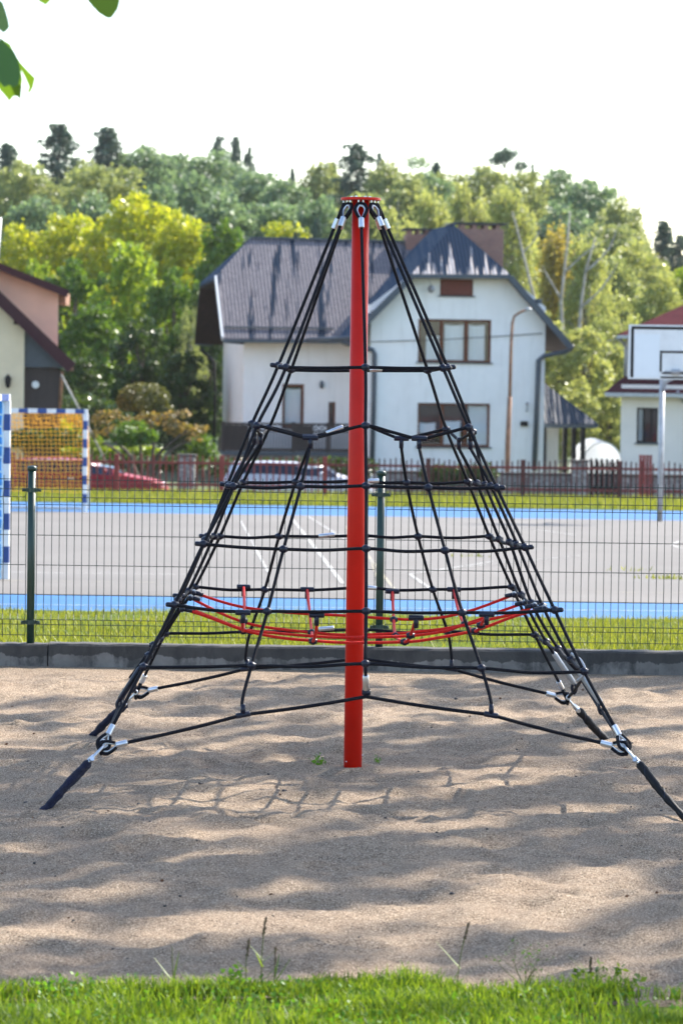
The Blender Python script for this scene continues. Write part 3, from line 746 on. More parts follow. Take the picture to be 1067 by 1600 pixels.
# anchors: galvanised bow + rod wrapped in dark sheeting, going into the sand
for k in SH:
    p, g = SH[k], GA[k]; d = (g - p).normalized(); s_ = d.cross(V((0, 1, 0))).normalized(); s2 = d.cross(s_).normalized()
    a = empty('anchor', tuple(g), None, None) if False else None
    q = p + d * .07
    rod0 = p + d * .085
    mb = MB(); n = 22; pts = []; rad = []
    gg = g + d * .06
    for i in range(n + 1):
        t = i / n; pts.append(rod0.lerp(gg, t) + s_ * .002 * math.sin(t * 9 + ord(k[1])) + V((0, 0, -.004 * math.sin(math.pi * t))))
        rad.append((.023 if k != 'FR' else .019) * (1 + .06 * math.sin(t * 23) + random.uniform(-.12, .12)) * (.55 if i in (0,) else 1) * (1 - .25 * t))
    an = mb.tube(pts, rad, 11).build('anchor_wrap', M['navy'] if k in ('FL', 'BL') else M['black'], root, smooth=True)
    # ribs of tape round the sheeting
    tp = MB()
    for i in range(70):
        t = i / 69; c = rod0.lerp(gg, .06 + .8 * t) + V((0, 0, -.004 * math.sin(math.pi * t))); aa = t * 13
        tp.v.append(tuple(c + (s_ * math.cos(aa) + s2 * math.sin(aa)) * (.0245 if k != 'FR' else .0205) * (1 - .22 * t))); tp.v.append(tuple(c + d * .008 + (s_ * math.cos(aa) + s2 * math.sin(aa)) * (.0235 if k != 'FR' else .0195) * (1 - .22 * t)))
    tp.f = [(2 * i, 2 * i + 1, 2 * i + 3, 2 * i + 2) for i in range(69)]
    tp.build('wrapping_tape', M['plastic'], an)
    MB().tube([q + d * .03 + s2 * .012, p + d * .035 + s2 * .018, p - d * .004 + s2 * .015, p - d * .02, p - d * .004 - s2 * .015, p + d * .035 - s2 * .018, q + d * .03 - s2 * .012], .0068, 8, smooth=5).build('shackle_bow', M['steel'], an, smooth=True)
    MB().tube([q + d * .012 - s2 * .032, q + d * .012 - s2 * .03, q + d * .012 + s2 * .03, q + d * .012 + s2 * .032], [.006, .0075, .0075, .006], 9).tube([q + d * .012 + s2 * .022, q + d * .012 + s2 * .034], .012, 6).build('shackle_pin', M['steel'], an, smooth=False)
    MB().tube([p + d * .05, p + d * .075, p + d * .12], [.011, .014, .012], 9).build('rod_eye', M['steel'], an, smooth=True)

# red rope hammock inside
yA, yB, yC, yD = PY + .62, PY + .24, PY - .22, PY - .62
HL = {
 'A': (yA, [(303, 926), (372, 947), (450, 957), (541, 962), (651, 968), (725, 957), (803, 929)]),
 'B': (yB, [(298, 934), (345, 958), (381, 972), (416, 980), (483, 988), (541, 992), (616, 990), (651, 987), (702, 981), (742, 970), (776, 957), (819, 942)]),
 'C': (yC, [(290, 949), (335, 966), (380, 983), (430, 989), (489, 994), (541, 996), (632, 994), (690, 987), (727, 976), (803, 959), (835, 946)]),
 'D': (yD, [(285, 951), (320, 962), (383, 985), (436, 996), (489, 1001), (541, 1004), (632, 1003), (675, 998), (742, 985), (803, 963), (850, 950)]),
}
for k, (yy, pl) in HL.items():
    r = ropetube([W(px, py, yy) for px, py in pl], 'hammock_rope', 'redrope', .0075, 5)
    p0 = W(*pl[0], yy); p1 = W(*pl[-1], yy)
    tee(r, p0, (0, 1, .1), (1, 0, -.2), .03); tee(r, p1, (0, 1, .1), (-1, 0, -.2), .03)
HF = [
 [((381, 917), PY + .945, 'T'), ((382, 948), yA, ''), ((381, 971), yB, 'b'), ((380, 986), yD + .06, 'b'), ((379, 975), PY - .85, ''), ((380, 957), PY - .945, 'T')],
 [((480, 921), PY + .945, 'T'), ((484, 958), yA, ''), ((487, 988), yB, 'b'), ((489, 1002), yD, 'b'), ((494, 985), PY - .85, ''), ((495, 961), PY - .945, 'T')],
 [((613, 924), PY + .945, 'T'), ((615, 968), yA, 'b'), ((618, 993), yB, 'b'), ((632, 1003), yD, 'b'), ((641, 993), yC - .5, 'b'), ((650, 965), PY - .945, 'T')],
 [((709, 921), PY + .945, 'T'), ((716, 955), yA, ''), ((726, 975), yB, 'b'), ((742, 986), yD, 'b'), ((751, 977), yC - .5, 'b'), ((760, 960), PY - .945, 'T')],
]
for pl in HF:
    P3 = [W(*p, yy) for p, yy, t in pl]
    r = ropetube(P3, 'hammock_rope', 'redrope', .0075, 5)
    for p, (q, yy, t) in zip(P3, pl):
        if t == 'b': ball(r, p, .019)
        if t == 'T': tee(r, p, (1, 0, 0), (0, .1 if yy < PY else -.1, -1), .036)

# ------------------------------------------------------------------ goals
def mat_stripe(ax, period, phase=0.0):
    mt, nt = newmat('blue_white_bands'); tc = nt.nodes.new('ShaderNodeTexCoord')
    d = nd(nt, 'ShaderNodeVectorMath', operation='DOT_PRODUCT'); nt.links.new(tc.outputs['Object'], d.inputs[0]); d.inputs[1].default_value = ax
    m1 = nd(nt, 'ShaderNodeMath', operation='MULTIPLY_ADD'); nt.links.new(d.outputs['Value'], m1.inputs[0]); m1.inputs[1].default_value = 1 / period; m1.inputs[2].default_value = phase
    m2 = nd(nt, 'ShaderNodeMath', operation='FRACT'); nt.links.new(m1.outputs[0], m2.inputs[0])
    n = noise(nt, coords(nt), 9, 4)
    c1 = ramp(nt, n, [(.3, (.008, .042, .19)), (.7, (.012, .06, .25))]); c2 = ramp(nt, n, [(.3, (.62, .64, .68)), (.7, (.78, .79, .80))])
    finish(nt, mixc(nt, ramp(nt, m2.outputs[0], [(0, (0, 0, 0)), (.5, (1, 1, 1))], 'CONSTANT'), c1, c2), .45); return mt
def netgrid(P00, P10, P01, P11, nu, nv, r, sagv=V((0, 0, 0)), jit=0):
    mb = MB(); f = lambda u, v: (P00.lerp(P10, u)).lerp(P01.lerp(P11, u), v) + sagv * (4 * u * (1 - u) * (.3 + v * (1 - v) * 2)) + V((random.uniform(-jit, jit),) * 3)
    g = [[f(i / nu, j / nv) for j in range(nv + 1)] for i in range(nu + 1)]
    for i in range(nu + 1): mb.tube(g[i], r, 4)
    for j in range(nv + 1): mb.tube([g[i][j] for i in range(nu + 1)], r, 4)
    return mb
# far goal with the orange net
b0 = G(132.5, 800); gy = b0.y; tp = W(134.5, 643, gy); H2 = tp.z - b0.z
e = empty('handball_goal', (b0.x, gy, b0.z), 'far goal with blue and white striped frame and sagging orange net', 'goal')
x1 = b0.x; x0 = b0.x - 3.1; zt = b0.z + H2
per = H2 / 5.5; sv = mat_stripe((0, 0, 1), per, .5); shz = mat_stripe((1, 0, 0), .36, .55)
for xx in (x1, x0): MB().bar((xx, gy, b0.z), (xx, gy, zt - .04), .085, .085).build('post', sv, e)
MB().bar((x1 + .043, gy, zt), (x0 - .043, gy, zt), .085, .085).build('crossbar', shz, e)
fr = MB(); yb_ = gy + 1.0; zb = CZ - CS * yb_
fr.tube([(x1, gy, zt), (x1, gy + .6, zt - .06), (x1, yb_, b0.z + .6), (x1, yb_, zb + .02)], .022, 8); fr.tube([(x0, gy, zt), (x0, gy + .6, zt - .06), (x0, yb_, b0.z + .6), (x0, yb_, zb + .02)], .022, 8)
fr.tube([(x0, yb_, zb + .05), (x1, yb_, zb + .05)], .022, 8); fr.build('rear_frame', M['greywire'], e)
MB().bar((x0, gy + .1, b0.z + .05), (x1, gy + .1, b0.z + .05), .05, .03).build('ground_bar', M['greywire'], e)
net = netgrid(V((x0, gy + .06, zt - .05)), V((x1, gy + .06, zt - .05)), V((x0, gy + .85, b0.z + .40)), V((x1, gy + .9, b0.z + .34)), 36, 19, .0048, V((0, .12, -.06)), .012)
n2 = netgrid(V((x1, gy + .05, zt - .05)), V((x1, gy + .8, zt - .5)), V((x1, gy + .05, zt - 1.3)), V((x1, gy + .95, zt - 1.45)), 9, 15, .0048, V((.03, 0, 0)), .01)
net.add(n2.v, n2.f)
fold = MB()
n3 = netgrid(V((x0, gy + .10, zt - .02)), V((x1, gy + .10, zt - .02)), V((x0, gy + .2, zt - .34)), V((x1, gy + .2, zt - .30)), 34, 4, .0045, V((0, 0, -.05)), .03); net.add(n3.v, n3.f)
net.build('goal_net', M['orangenet'], e)
# near goal, seen edge on at the left border, blue net
b0 = G(9.5, 905); gy = b0.y; zt = W(13, 621, gy).z
e = empty('handball_goal', (b0.x, gy, b0.z), 'near goal at the left picture edge with blue and white post and bright blue net', 'goal')
x1 = b0.x - .0; dx = V((-.9, .35, 0)).normalized()
sv2 = mat_stripe((0, 0, 1), (zt - b0.z) / 5.5, .5); shz2 = mat_stripe((.366, .93, 0), .36, .5)
MB().bar((x1, gy, b0.z), (x1, gy, zt - .035), .07, .07).build('post', sv2, e)
MB().bar(V((x1, gy + .035, zt)), V((x1 - 1.1, gy - 2.8, zt)), .07, .07).build('crossbar', shz2, e)
MB().bar((x1 - 1.1, gy - 2.8, CZ - CS * (gy - 2.8)), (x1 - 1.1, gy - 2.8, zt - .035), .07, .07).build('post', sv2, e)
A = V((x1 - .045, gy - .02, zt - .03)); mb = MB(); mc = MB()
cols = 14; rows_ = 44
def npnt(u, v):
    p = A + V((-.95 * u, .30 * u, -(zt - b0.z - .02) * v)); d_ = .028 * math.sin(v * 31 + u * 7) + .02 * math.sin(u * 38 + v * 3)
    return p + V((d_ * .3, -d_, 0))
for i in range(rows_):
    for j in range(cols):
        mb.add([npnt(j / cols, i / rows_), npnt((j + 1) / cols, i / rows_), npnt((j + 1) / cols, (i + 1) / rows_), npnt(j / cols, (i + 1) / rows_)], [(0, 1, 2, 3)])
nt_ = mb.build('goal_net', M['bluenet'], e, smooth=True)
for i in range(1, 15):
    v = i / 15; mc.tube([npnt(u / 10, min(1, v + .018 * math.sin(u * .9 + i) - .03 * math.sin(u / 10 * math.pi))) - V((0, .016, 0)) for u in range(11)], .011, 5)
for j in range(0, 11, 2): mc.tube([npnt(j / 10, q / 24) - V((0, .016, 0)) for q in range(25)], .009, 5)
for j in range(9): mc.tube([npnt(j / 9, .985) + V((0, -.03, 0)), npnt(min(1, j / 9 + .05), 1) + V((.03, -.06, -.0))], .014, 5)
mc.build('net_cords', M['palenet'], nt_)

# ------------------------------------------------------------------ basketball stand
b0 = G(1030, 815); by = b0.y
tpz = W(1037, 592, by).z
e = empty('basketball_stand', tuple(b0), 'grey steel basketball stand with worn white backboard and black markings', 'basketball hoop')
MB().tube([(b0.x, by, b0.z - .1), (b0.x, by, tpz)], .052, 14).build('post', M['greywire'], e, smooth=True)
MB().tube([(b0.x, by, tpz - .25), (b0.x + .05, by - .15, tpz - .05), (b0.x + .62, by - .95, tpz + .3)], .04, 10).tube([(b0.x, by, tpz - .05), (b0.x + .62, by - .95, tpz + .7)], .03, 10).build('arm', M['greywire'], e, smooth=True)
bY = by - 1.0; TL = W(982, 507, bY); BL_ = W(980.5, 592, bY); bw = 1.75; bh = TL.z - BL_.z
ex = V((1, 0, 0)); c = V(((TL.x + BL_.x) / 2 + bw / 2, bY, (TL.z + BL_.z) / 2))
bd = MB().box(c, (bw, .03, bh)).build('backboard', M['board'], e)
mk = MB(); fy = bY - .018; L_ = c.x - bw / 2; T_ = c.z + bh / 2; B_ = c.z - bh / 2
for (xa, xb, za, zb) in ((L_ + .045, L_ + bw - .045, T_ - .085, T_ - .03), (L_ + .04, L_ + .095, B_ + .03, T_ - .08), (L_ + bw - .085, L_ + bw - .045, B_ + .03, T_ - .08), (L_ + .60, L_ + bw - .60, B_ + .02, B_ + .055),
                         (c.x - .295, c.x + .295, B_ + .49, B_ + .53), (c.x - .295, c.x - .255, B_ + .14, B_ + .485), (c.x + .255, c.x + .295, B_ + .14, B_ + .485), (c.x - .25, c.x + .25, B_ + .10, B_ + .135)):
    mk.box(((xa + xb) / 2, fy, (za + zb) / 2), (xb - xa, .004, zb - za))
mk.build('black_markings', M['black'], bd)
MB().box((L_ + .34, fy, B_ + .43), (.47, .005, .80)).build('white_repair_panel', M['boardpatch'], bd)
mb = MB().box((c.x, bY - .05, B_ + .14), (.16, .08, .1))
mb.tube([(c.x + .225 * math.cos(q * math.pi / 12), bY - .32 + .225 * math.sin(q * math.pi / 12), B_ + .15) for q in range(24)], .011, 8, closed=True); mb.build('rim', M['greywire'], e, smooth=True)
fr = MB()
for xx in (L_ + .2, L_ + bw - .2): fr.bar((xx, bY + .035, B_), (xx, bY + .035, T_), .04, .04)
for zz in (B_ + .2, T_ - .2): fr.bar((L_, bY + .075, zz), (L_ + bw, bY + .075, zz), .04, .04)
fr.build('board_frame', M['greywire'], e)

# ------------------------------------------------------------------ red picket fence
PF = 79.0; pz = CZ - CS * PF
def pfx(px): return W(px, 785, PF).x
e = empty('picket_fence', (0, PF, pz), 'long low dark red picket fence with pointed pickets along the far verge', 'fence')
spans = [-330, -155, 20, 182, 346, 507, 668, 816, 967, 1130, 1300, 1470]
zt0 = 0.99
for a, b in zip(spans[:-1], spans[1:]):
    xa, xb = pfx(a), pfx(b); mb = MB()
    n = round((xb - xa) / (  .128 if a > 500 else .15))
    for q in range(1, n):
        x = xa + (xb - xa) * q / n; h = zt0 + random.uniform(-.035, .03); w = .036; tl = random.uniform(-.012, .012)
        if 900 <= a < 960 or (a == 816 and q > n * .72): pass
        mb.prism([(x - w / 2, PF, pz + .10), (x + w / 2, PF, pz + .10), (x + w / 2 + tl, PF, pz + h - .04), (x + tl, PF, pz + h), (x - w / 2 + tl, PF, pz + h - .04)], (0, .022, 0))
    mb.build('picket_panel', M['redfence'] if a < 500 else M['brownfence'], e)
    mb = MB()
    for zz in (.28, .80): mb.box(((xa + xb) / 2, PF + .045, pz + zz), (xb - xa, .04, .055))
    mb.build('rail', M['redfence'], e)
for a in spans:
    x = pfx(a); MB().box((x, PF + .03, pz + .48), (.115, .115, 1.02)).build('post', M['redfence'] if a < 600 else M['brownfence'], e)
# black wooden gate behind the pickets
gx0, gx1 = W(921, 730, 82).x, W(962, 730, 82).x
ge = empty('wooden_gate', ((gx0 + gx1) / 2, 81.6, CZ - CS * 81.6), 'narrow black wooden picket gate just behind the red fence', 'gate')
mb = MB(); zg = CZ - CS * 81.6
for q in range(6):
    x = gx0 + (gx1 - gx0) * q / 5; mb.prism([(x - .035, 81.6, zg + .05), (x + .035, 81.6, zg + .05), (x + .035, 81.6, zg + .98), (x, 81.6, zg + 1.04), (x - .035, 81.6, zg + .98)], (0, .025, 0))
mb.build('gate_pickets', M['black'], ge)
MB().box(((gx0 + gx1) / 2, 81.65, zg + .3), (gx1 - gx0, .03, .07)).box(((gx0 + gx1) / 2, 81.65, zg + .8), (gx1 - gx0, .03, .07)).build('gate_rail', M['black'], ge)

# ------------------------------------------------------------------ stone wall with fence boards, stone pillar behind the road
WY = 91.5
x0, x1 = W(585, 750, WY).x, W(1250, 750, WY).x; zt = W(800, 742, WY).z
e = empty('stone_wall', ((x0 + x1) / 2, WY, -1.95), 'low rough grey stone wall along the road behind the red pickets', 'wall')
MB().box(((x0 + x1) / 2, WY, (zt - 2.1) / 2), (x1 - x0, .35, zt + 2.1)).build('masonry', M['stone'], e)
MB().box(((x0 + x1) / 2, WY, zt + .035), (x1 - x0 + .04, .42, .07)).build('coping', M['concrete'], e)
def wallpillar(px, pyt, w, label):
    p = W(px, pyt, WY - .4)
    ee = empty('stone_pillar', (p.x, WY - .4, -1.95), label, 'pillar')
    MB().box((p.x, WY - .4, (p.z - 2.0) / 2), (w, w, p.z + 2.0)).build('shaft', M['stone'], ee)
    MB().box((p.x, WY - .4, p.z + .03), (w + .08, w + .08, .06)).build('cap', M['concrete'], ee)
wallpillar(293, 713, .42, 'square stone gate pillar between the red and the silver car')
wallpillar(905, 722, .40, 'square stone pillar at the porch end of the stone wall')
bb = empty('board_panel', (W(650, 745, WY - 1.2).x, WY - 1.2, -1.95), 'dark maroon boarded section behind pickets beside the stone wall', 'fence panel')
mb = MB()
xa, xb = W(997, 740, WY - 1.2).x, W(1018, 740, WY - 1.2).x
for q in range(4): mb.box((xa + (xb - xa) * (q + .5) / 4, WY - 1.2, -1.2), ((xb - xa) / 4 - .015, .03, 1.5))
bb.location = ((xa + xb) / 2, WY - 1.2, -1.95); ORIG[bb.name] = V(bb.location)
mb.build('boards', M['redfence'], bb)

# ------------------------------------------------------------------ cars
def car(x_rear, length, Y, z0, label, paint, hatch=True, h=1.45, kind='hatch'):
    e = empty('parked_car', (x_rear + length / 2, Y, z0), label, 'car', 'cars parked along the road')
    L = length
    # stations along x: (t, z_low, z_belt, z_top, halfwidth belt, halfwidth top)
    if kind == 'hatch':
        st = [(0, .34, .74, .76, .70, .66), (.015, .26, .88, .92, .76, .62), (.05, .22, .94, 1.20, .80, .58), (.12, .22, .96, h - .05, .82, .56), (.22, .22, .96, h - .005, .83, .57), (.38, .22, .95, h, .84, .58), (.50, .22, .93, h - .04, .84, .57), (.60, .22, .91, h - .17, .84, .56),
              (.68, .22, .90, 1.10, .83, .58), (.745, .22, .885, .93, .82, .64), (.80, .22, .85, .875, .81, .68), (.88, .22, .79, .82, .80, .70), (.95, .24, .71, .735, .76, .66), (.985, .28, .60, .62, .68, .58), (1.0, .36, .5, .51, .6, .5)]
    else:
        st = [(0, .34, .78, .80, .70, .66), (.02, .26, .92, .97, .77, .62), (.06, .22, .97, 1.28, .80, .58), (.12, .22, .98, h - .03, .82, .57), (.28, .22, .98, h, .83, .58), (.46, .22, .96, h - .01, .84, .58), (.56, .22, .94, h - .10, .84, .57), (.66, .22, .93, 1.22, .84, .57),
              (.74, .22, .92, 1.0, .83, .62), (.80, .22, .89, .93, .82, .67), (.89, .22, .82, .85, .80, .70), (.95, .24, .73, .755, .76, .66), (.985, .28, .62, .64, .68, .58), (1.0, .36, .5, .51, .6, .5)]
    V_ = []; prof = []
    for t, zl, zb, zt, wb, wt in st:
        x = x_rear + t * L
        half_ = [(wb * .90, zl), (wb * .99, zl + .14), (wb, (zl + zb) / 2), (wb * .97, zb), (wt + (wb * .97 - wt) * .12, zb + (zt - zb) * .86), (wt * .93, zt - .01 if zt > zb + .05 else zt), (wt * .5, zt + .012)]
        V_ += [(x, Y - y, z0 + z) for y, z in half_] + [(x, Y + y, z0 + z) for y, z in half_[::-1]]
    k = 14; n = len(st)
    fs = [(i * k + j, (i + 1) * k + j, (i + 1) * k + (j + 1) % k, i * k + (j + 1) % k) for i in range(n - 1) for j in range(k)]
    fs += [tuple(range(k)), tuple(range(n * k - 1, (n - 1) * k - 1, -1))]
    b = MB(); b.add(V_, fs); body = b.build('body', paint, e, smooth=True)
    # side windows just proud of the shell
    def sp(i, fr, side, off=.008):
        a = V(V_[i * k + (3 if side < 0 else 10)]); c = V(V_[i * k + (4 if side < 0 else 9)])
        return a.lerp(c, fr) + V((0, side * off, .0))
    for side in (-1, 1):
        mb = MB(); rng_ = range(3, 8) if kind == 'hatch' else range(3, 8)
        for i in rng_:
            mb.add([sp(i, .08, side), sp(i + 1, .08, side), sp(i + 1, .93, side), sp(i, .93, side)], [(0, 1, 2, 3)])
        w = mb.build('side_window', M['carglass'], e, smooth=True)
        pl = MB()
        for i in (5,): pl.add([sp(i, .05, side, .014) - V((.03, 0, 0)), sp(i, .05, side, .014) + V((.03, 0, 0)), sp(i, .97, side, .014) + V((.03, 0, 0)), sp(i, .97, side, .014) - V((.03, 0, 0))], [(0, 1, 2, 3)])
        pl.build('window_pillar', M['black'], w)
        r_ = MB().tube([sp(i, 1.08, side, .0) for i in range(3, 8)], .018, 6); r_.build('roof_trim', M['alu'], e, smooth=True)
        MB().tube([(x_rear + .64 * L, Y + side * .84, z0 + .98), (x_rear + .64 * L, Y + side * .93, z0 + 1.0)], [.03, .03], 6).ball((x_rear + .64 * L, Y + side * .95, z0 + 1.02), .085, 8, (.7, .9, .8)).build('wing_mirror', paint, e, smooth=True)
    def wp(i, j, off=.01): return V(V_[i * k + j]) + V((off * .7, 0, off))
    mb = MB()
    for i in ((7, 8) if kind == 'hatch' else (6, 7)):
        for j in range(4, 9):
            mb.add([wp(i, j), wp(i + 1, j), wp(i + 1, j + 1), wp(i, j + 1)], [(0, 1, 2, 3)])
    mb.build('windscreen', M['carglass'], e, smooth=True)
    for side in (-1, 1):
        MB().ball((x_rear + .955 * L, Y + side * .60, z0 + .66), .12, 8, (1.1, .9, .55)).build('headlight', M['lamp'], e, smooth=True)
        MB().ball((x_rear + .03 * L, Y + side * .66, z0 + .84), .11, 8, (.6, .7, 1.1)).build('tail_light', M['redcar'], e, smooth=True)
        for t in (.19, .81):
            c = V((x_rear + t * L, Y + side * .74, z0 + .30))
            w = MB().tube([c - V((0, .10, 0)), c - V((0, .08, 0)), c + V((0, .08, 0)), c + V((0, .10, 0))], [.26, .30, .30, .26], 18).build('wheel', M['tyre'], e, smooth=False)
            MB().tube([c + V((0, side * .09, 0)), c + V((0, side * .108, 0))], [.19, .17], 14).build('rim', M['alu'], w)
    ln = MB()
    for t in (.36, .60):
        ln.add([(x_rear + t * L - .006, Y - .852, z0 + .34), (x_rear + t * L + .006, Y - .852, z0 + .34), (x_rear + t * L + .006, Y - .83, z0 + .92), (x_rear + t * L - .006, Y - .83, z0 + .92)], [(0, 1, 2, 3)])
    ln.build('door_gaps', M['black'], e)
    MB().box((x_rear + L * .44, Y - .86, z0 + .82), (.14, .03, .03)).build('door_handle', M['alu'], e)
CY = 86.5
def carx(px): return W(px, 750, CY).x
zr = -1.95
hred = W(130, 716, CY).z - zr; hw_ = W(430, 721, CY).z - zr
car(carx(-2), carx(264) - carx(-2), CY, zr, 'dark red hatchback parked beyond the goal net, bonnet to the right', M['redcar'], h=hred)
car(carx(350), carx(588) - carx(350), CY, zr, 'pale silver estate car parked behind red pickets in front of the white house', M['whitecar'], h=hw_, kind='estate')

# ------------------------------------------------------------------ houses
class Plan:
    def __init__(s, px, py, Y, yaw):
        s.O = W(px, py, Y); s.O.z = -1.95
        s.ex = V((math.cos(yaw), math.sin(yaw), 0)); s.ey = V((-math.sin(yaw), math.cos(yaw), 0))
    def hp(s, px, py, d): return RP(px, py, s.O + s.ey * d, s.ey)
    def uz(s, px, py, d):
        p = s.hp(px, py, d); return (p - s.O).dot(s.ex), p.z
    def at(s, u, d, z): q = s.O + s.ex * u + s.ey * d; return V((q.x, q.y, z))
def rect(pl, x0, y0, x1, y1, d):
    u0, _ = pl.uz(x0, (y0 + y1) / 2, d); u1, _ = pl.uz(x1, (y0 + y1) / 2, d); _, z1 = pl.uz((x0 + x1) / 2, y0, d); _, z0 = pl.uz((x0 + x1) / 2, y1, d)
    return u0, u1, z0, z1
def wall_holes(mb, f, u0, u1, z0, z1, holes, th=.28):
    us = sorted({u0, u1, *[h[0] for h in holes], *[h[1] for h in holes]}); zs = sorted({z0, z1, *[h[2] for h in holes], *[h[3] for h in holes]})
    for a, b in zip(us[:-1], us[1:]):
        for c, d in zip(zs[:-1], zs[1:]):
            cu, cz = (a + b) / 2, (c + d) / 2
            if any(h[0] < cu < h[1] and h[2] < cz < h[3] for h in holes): continue
            mb.add([f(a, 0, c), f(b, 0, c), f(b, 0, d), f(a, 0, d)], [(0, 1, 2, 3)])
    for h in holes:
        a, b, c, d = h
        q = [(a, c), (b, c), (b, d), (a, d)]
        for i in range(4):
            (p1, p2), (p3, p4) = q[i], q[(i + 1) % 4]
            mb.add([f(p1, 0, p2), f(p3, 0, p4), f(p3, th, p4), f(p1, th, p2)], [(0, 1, 2, 3)])
def window(parent, f, h, panes, mat, curtains=(), fw=.07, d0=.10, sill=True, rows=1, dark=True, split=None):
    a, b, c, d = h; mb = MB(); cs = split or [a + (b - a) * i / panes for i in range(panes + 1)]
    B = lambda ua, ub, za, zb, da, db: mb.prism([f(ua, da, za), f(ub, da, za), f(ub, da, zb), f(ua, da, zb)], f(0, db, 0) - f(0, da, 0))
    B(a, b, c, c + fw, d0, d0 + .08); B(a, b, d - fw, d, d0, d0 + .08); B(a, a + fw, c + fw, d - fw, d0 + .002, d0 + .08); B(b - fw, b, c + fw, d - fw, d0 + .002, d0 + .08)
    for u in cs[1:-1]: B(u - fw * .75, u + fw * .75, c + fw, d - fw, d0 - .004, d0 + .078)
    w = mb.build('window', mat, parent)
    g = MB(); 
    for u0, u1 in zip(cs[:-1], cs[1:]): g.add([f(u0, d0 + .05, c), f(u1, d0 + .05, c), f(u1, d0 + .05, d), f(u0, d0 + .05, d)], [(0, 1, 2, 3)])
    g.build('pane', M['glass'], w)
    for (u0, u1, lo, hi) in curtains:
        cu = MB(); n = 26; A = a + (b - a) * u0; Bq = a + (b - a) * u1
        for i in range(n):
            p, q = A + (Bq - A) * i / n, A + (Bq - A) * (i + 1) / n; o1, o2 = .20 + .02 * math.sin(i * 1.9), .20 + .02 * math.sin((i + 1) * 1.9)
            top1 = c + (d - c) * (hi - .02 * math.sin(i / n * math.pi)); top2 = c + (d - c) * (hi - .02 * math.sin((i + 1) / n * math.pi)); bot = c + (d - c) * lo
            cu.add([f(p, o1, bot), f(q, o2, bot), f(q, o2, top2), f(p, o1, top1)], [(0, 1, 2, 3)])
        cu.build('curtain', M['curtain'], w, smooth=True)
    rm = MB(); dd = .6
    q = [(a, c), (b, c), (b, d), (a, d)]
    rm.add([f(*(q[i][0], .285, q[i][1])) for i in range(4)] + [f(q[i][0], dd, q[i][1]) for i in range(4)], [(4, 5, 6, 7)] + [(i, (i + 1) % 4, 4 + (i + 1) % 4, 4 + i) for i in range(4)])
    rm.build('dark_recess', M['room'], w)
    if sill:
        s_ = MB(); s_.prism([f(a - .06, -.07, c - .045), f(b + .06, -.07, c - .045), f(b + .06, -.07, c + .002), f(a - .06, -.07, c + .002)], f(0, .17, 0) - f(0, 0, 0)); s_.build('sill', M['gutter'], w)
    return w

# ---- the white house
H = Plan(848, 725, 110, YAW); f = H.at
house = empty('white_house', tuple(H.at(-5, 4, -1.95)), 'two storey white rendered house with blue-grey sheet metal half-hipped roofs and brick chimneys', 'house')
zG = -1.95
# front gable block
w1 = rect(H, 653, 499, 767, 566, 0); w2 = rect(H, 652, 630, 765, 698, 0); w3 = rect(H, 687, 436, 739, 462, 0)
uL = H.uz(578, 600, 0)[0]; uR = 0.0; zS = H.uz(848, 480, 0)[1]; zS2 = H.uz(720, 434, 0)[1]
uA = H.uz(640, 434, 0)[0]; uB = H.uz(798, 434, 0)[0]
mb = MB(); wall_holes(mb, f, uL, uR, zG - .3, zS, [w1, w2])
# gable trapezium, split round the attic window
zt = zS2 + .06
def uedge(z, left):
    t = (z - zS) / (zt - zS); return (uL + (uA - uL) * t) if left else (uR + (uB - uR) * t)
for (za, zb, seg) in ((zS, w3[2], 0), (w3[2], w3[3], 1), (w3[3], zt, 0)):
    if zb <= za: continue
    if seg == 0: mb.add([f(uedge(za, 1), 0, za), f(uedge(za, 0), 0, za), f(uedge(zb, 0), 0, zb), f(uedge(zb, 1), 0, zb)], [(0, 1, 2, 3)])
    else:
        mb.add([f(uedge(za, 1), 0, za), f(w3[0], 0, za), f(w3[0], 0, zb), f(uedge(zb, 1), 0, zb)], [(0, 1, 2, 3)])
        mb.add([f(w3[1], 0, za), f(uedge(za, 0), 0, za), f(uedge(zb, 0), 0, zb), f(w3[1], 0, zb)], [(0, 1, 2, 3)])
a, b, c, d = w3; q = [(a, c), (b, c), (b, d), (a, d)]
for i in range(4): mb.add([f(q[i][0], 0, q[i][1]), f(q[(i + 1) % 4][0], 0, q[(i + 1) % 4][1]), f(q[(i + 1) % 4][0], .28, q[(i + 1) % 4][1]), f(q[i][0], .28, q[i][1])], [(0, 1, 2, 3)])
DA = 9.0
mb.add([f(uR, 0, zG - .3), f(uR, DA, zG - .3), f(uR, DA, zS), f(uR, 0, zS)], [(0, 1, 2, 3)])
mb.add([f(uL, 0, zG - .3), f(uL, DA, zG - .3), f(uL, DA, zS), f(uL, 0, zS)], [(0, 1, 2, 3)])
mb.add([f(uL, DA, zG - .3), f(uR, DA, zG - .3), f(uR, DA, zS), f(uL, DA, zS)], [(0, 1, 2, 3)])
mb.build('gable_wall', M['white_wall'], house)
def usplit(ww, xs, y): return [ww[0]] + [H.uz(x, y, 0)[0] for x in xs] + [ww[1]]
window(house, f, w1, 3, M['windowwood'], [(.12, .30, .02, .62), (.37, .63, .0, .88), (.70, .92, .0, .88)], split=usplit(w1, [690, 729], 530))
window(house, f, w2, 3, M['windowwood'], [(.02, .26, .30, .55), (.36, .60, .05, .60), (.71, .97, .02, .96)], split=usplit(w2, [691, 727], 660))
aw = window(house, f, w3, 1, M['windowwood'], [], fw=.06, d0=.04)
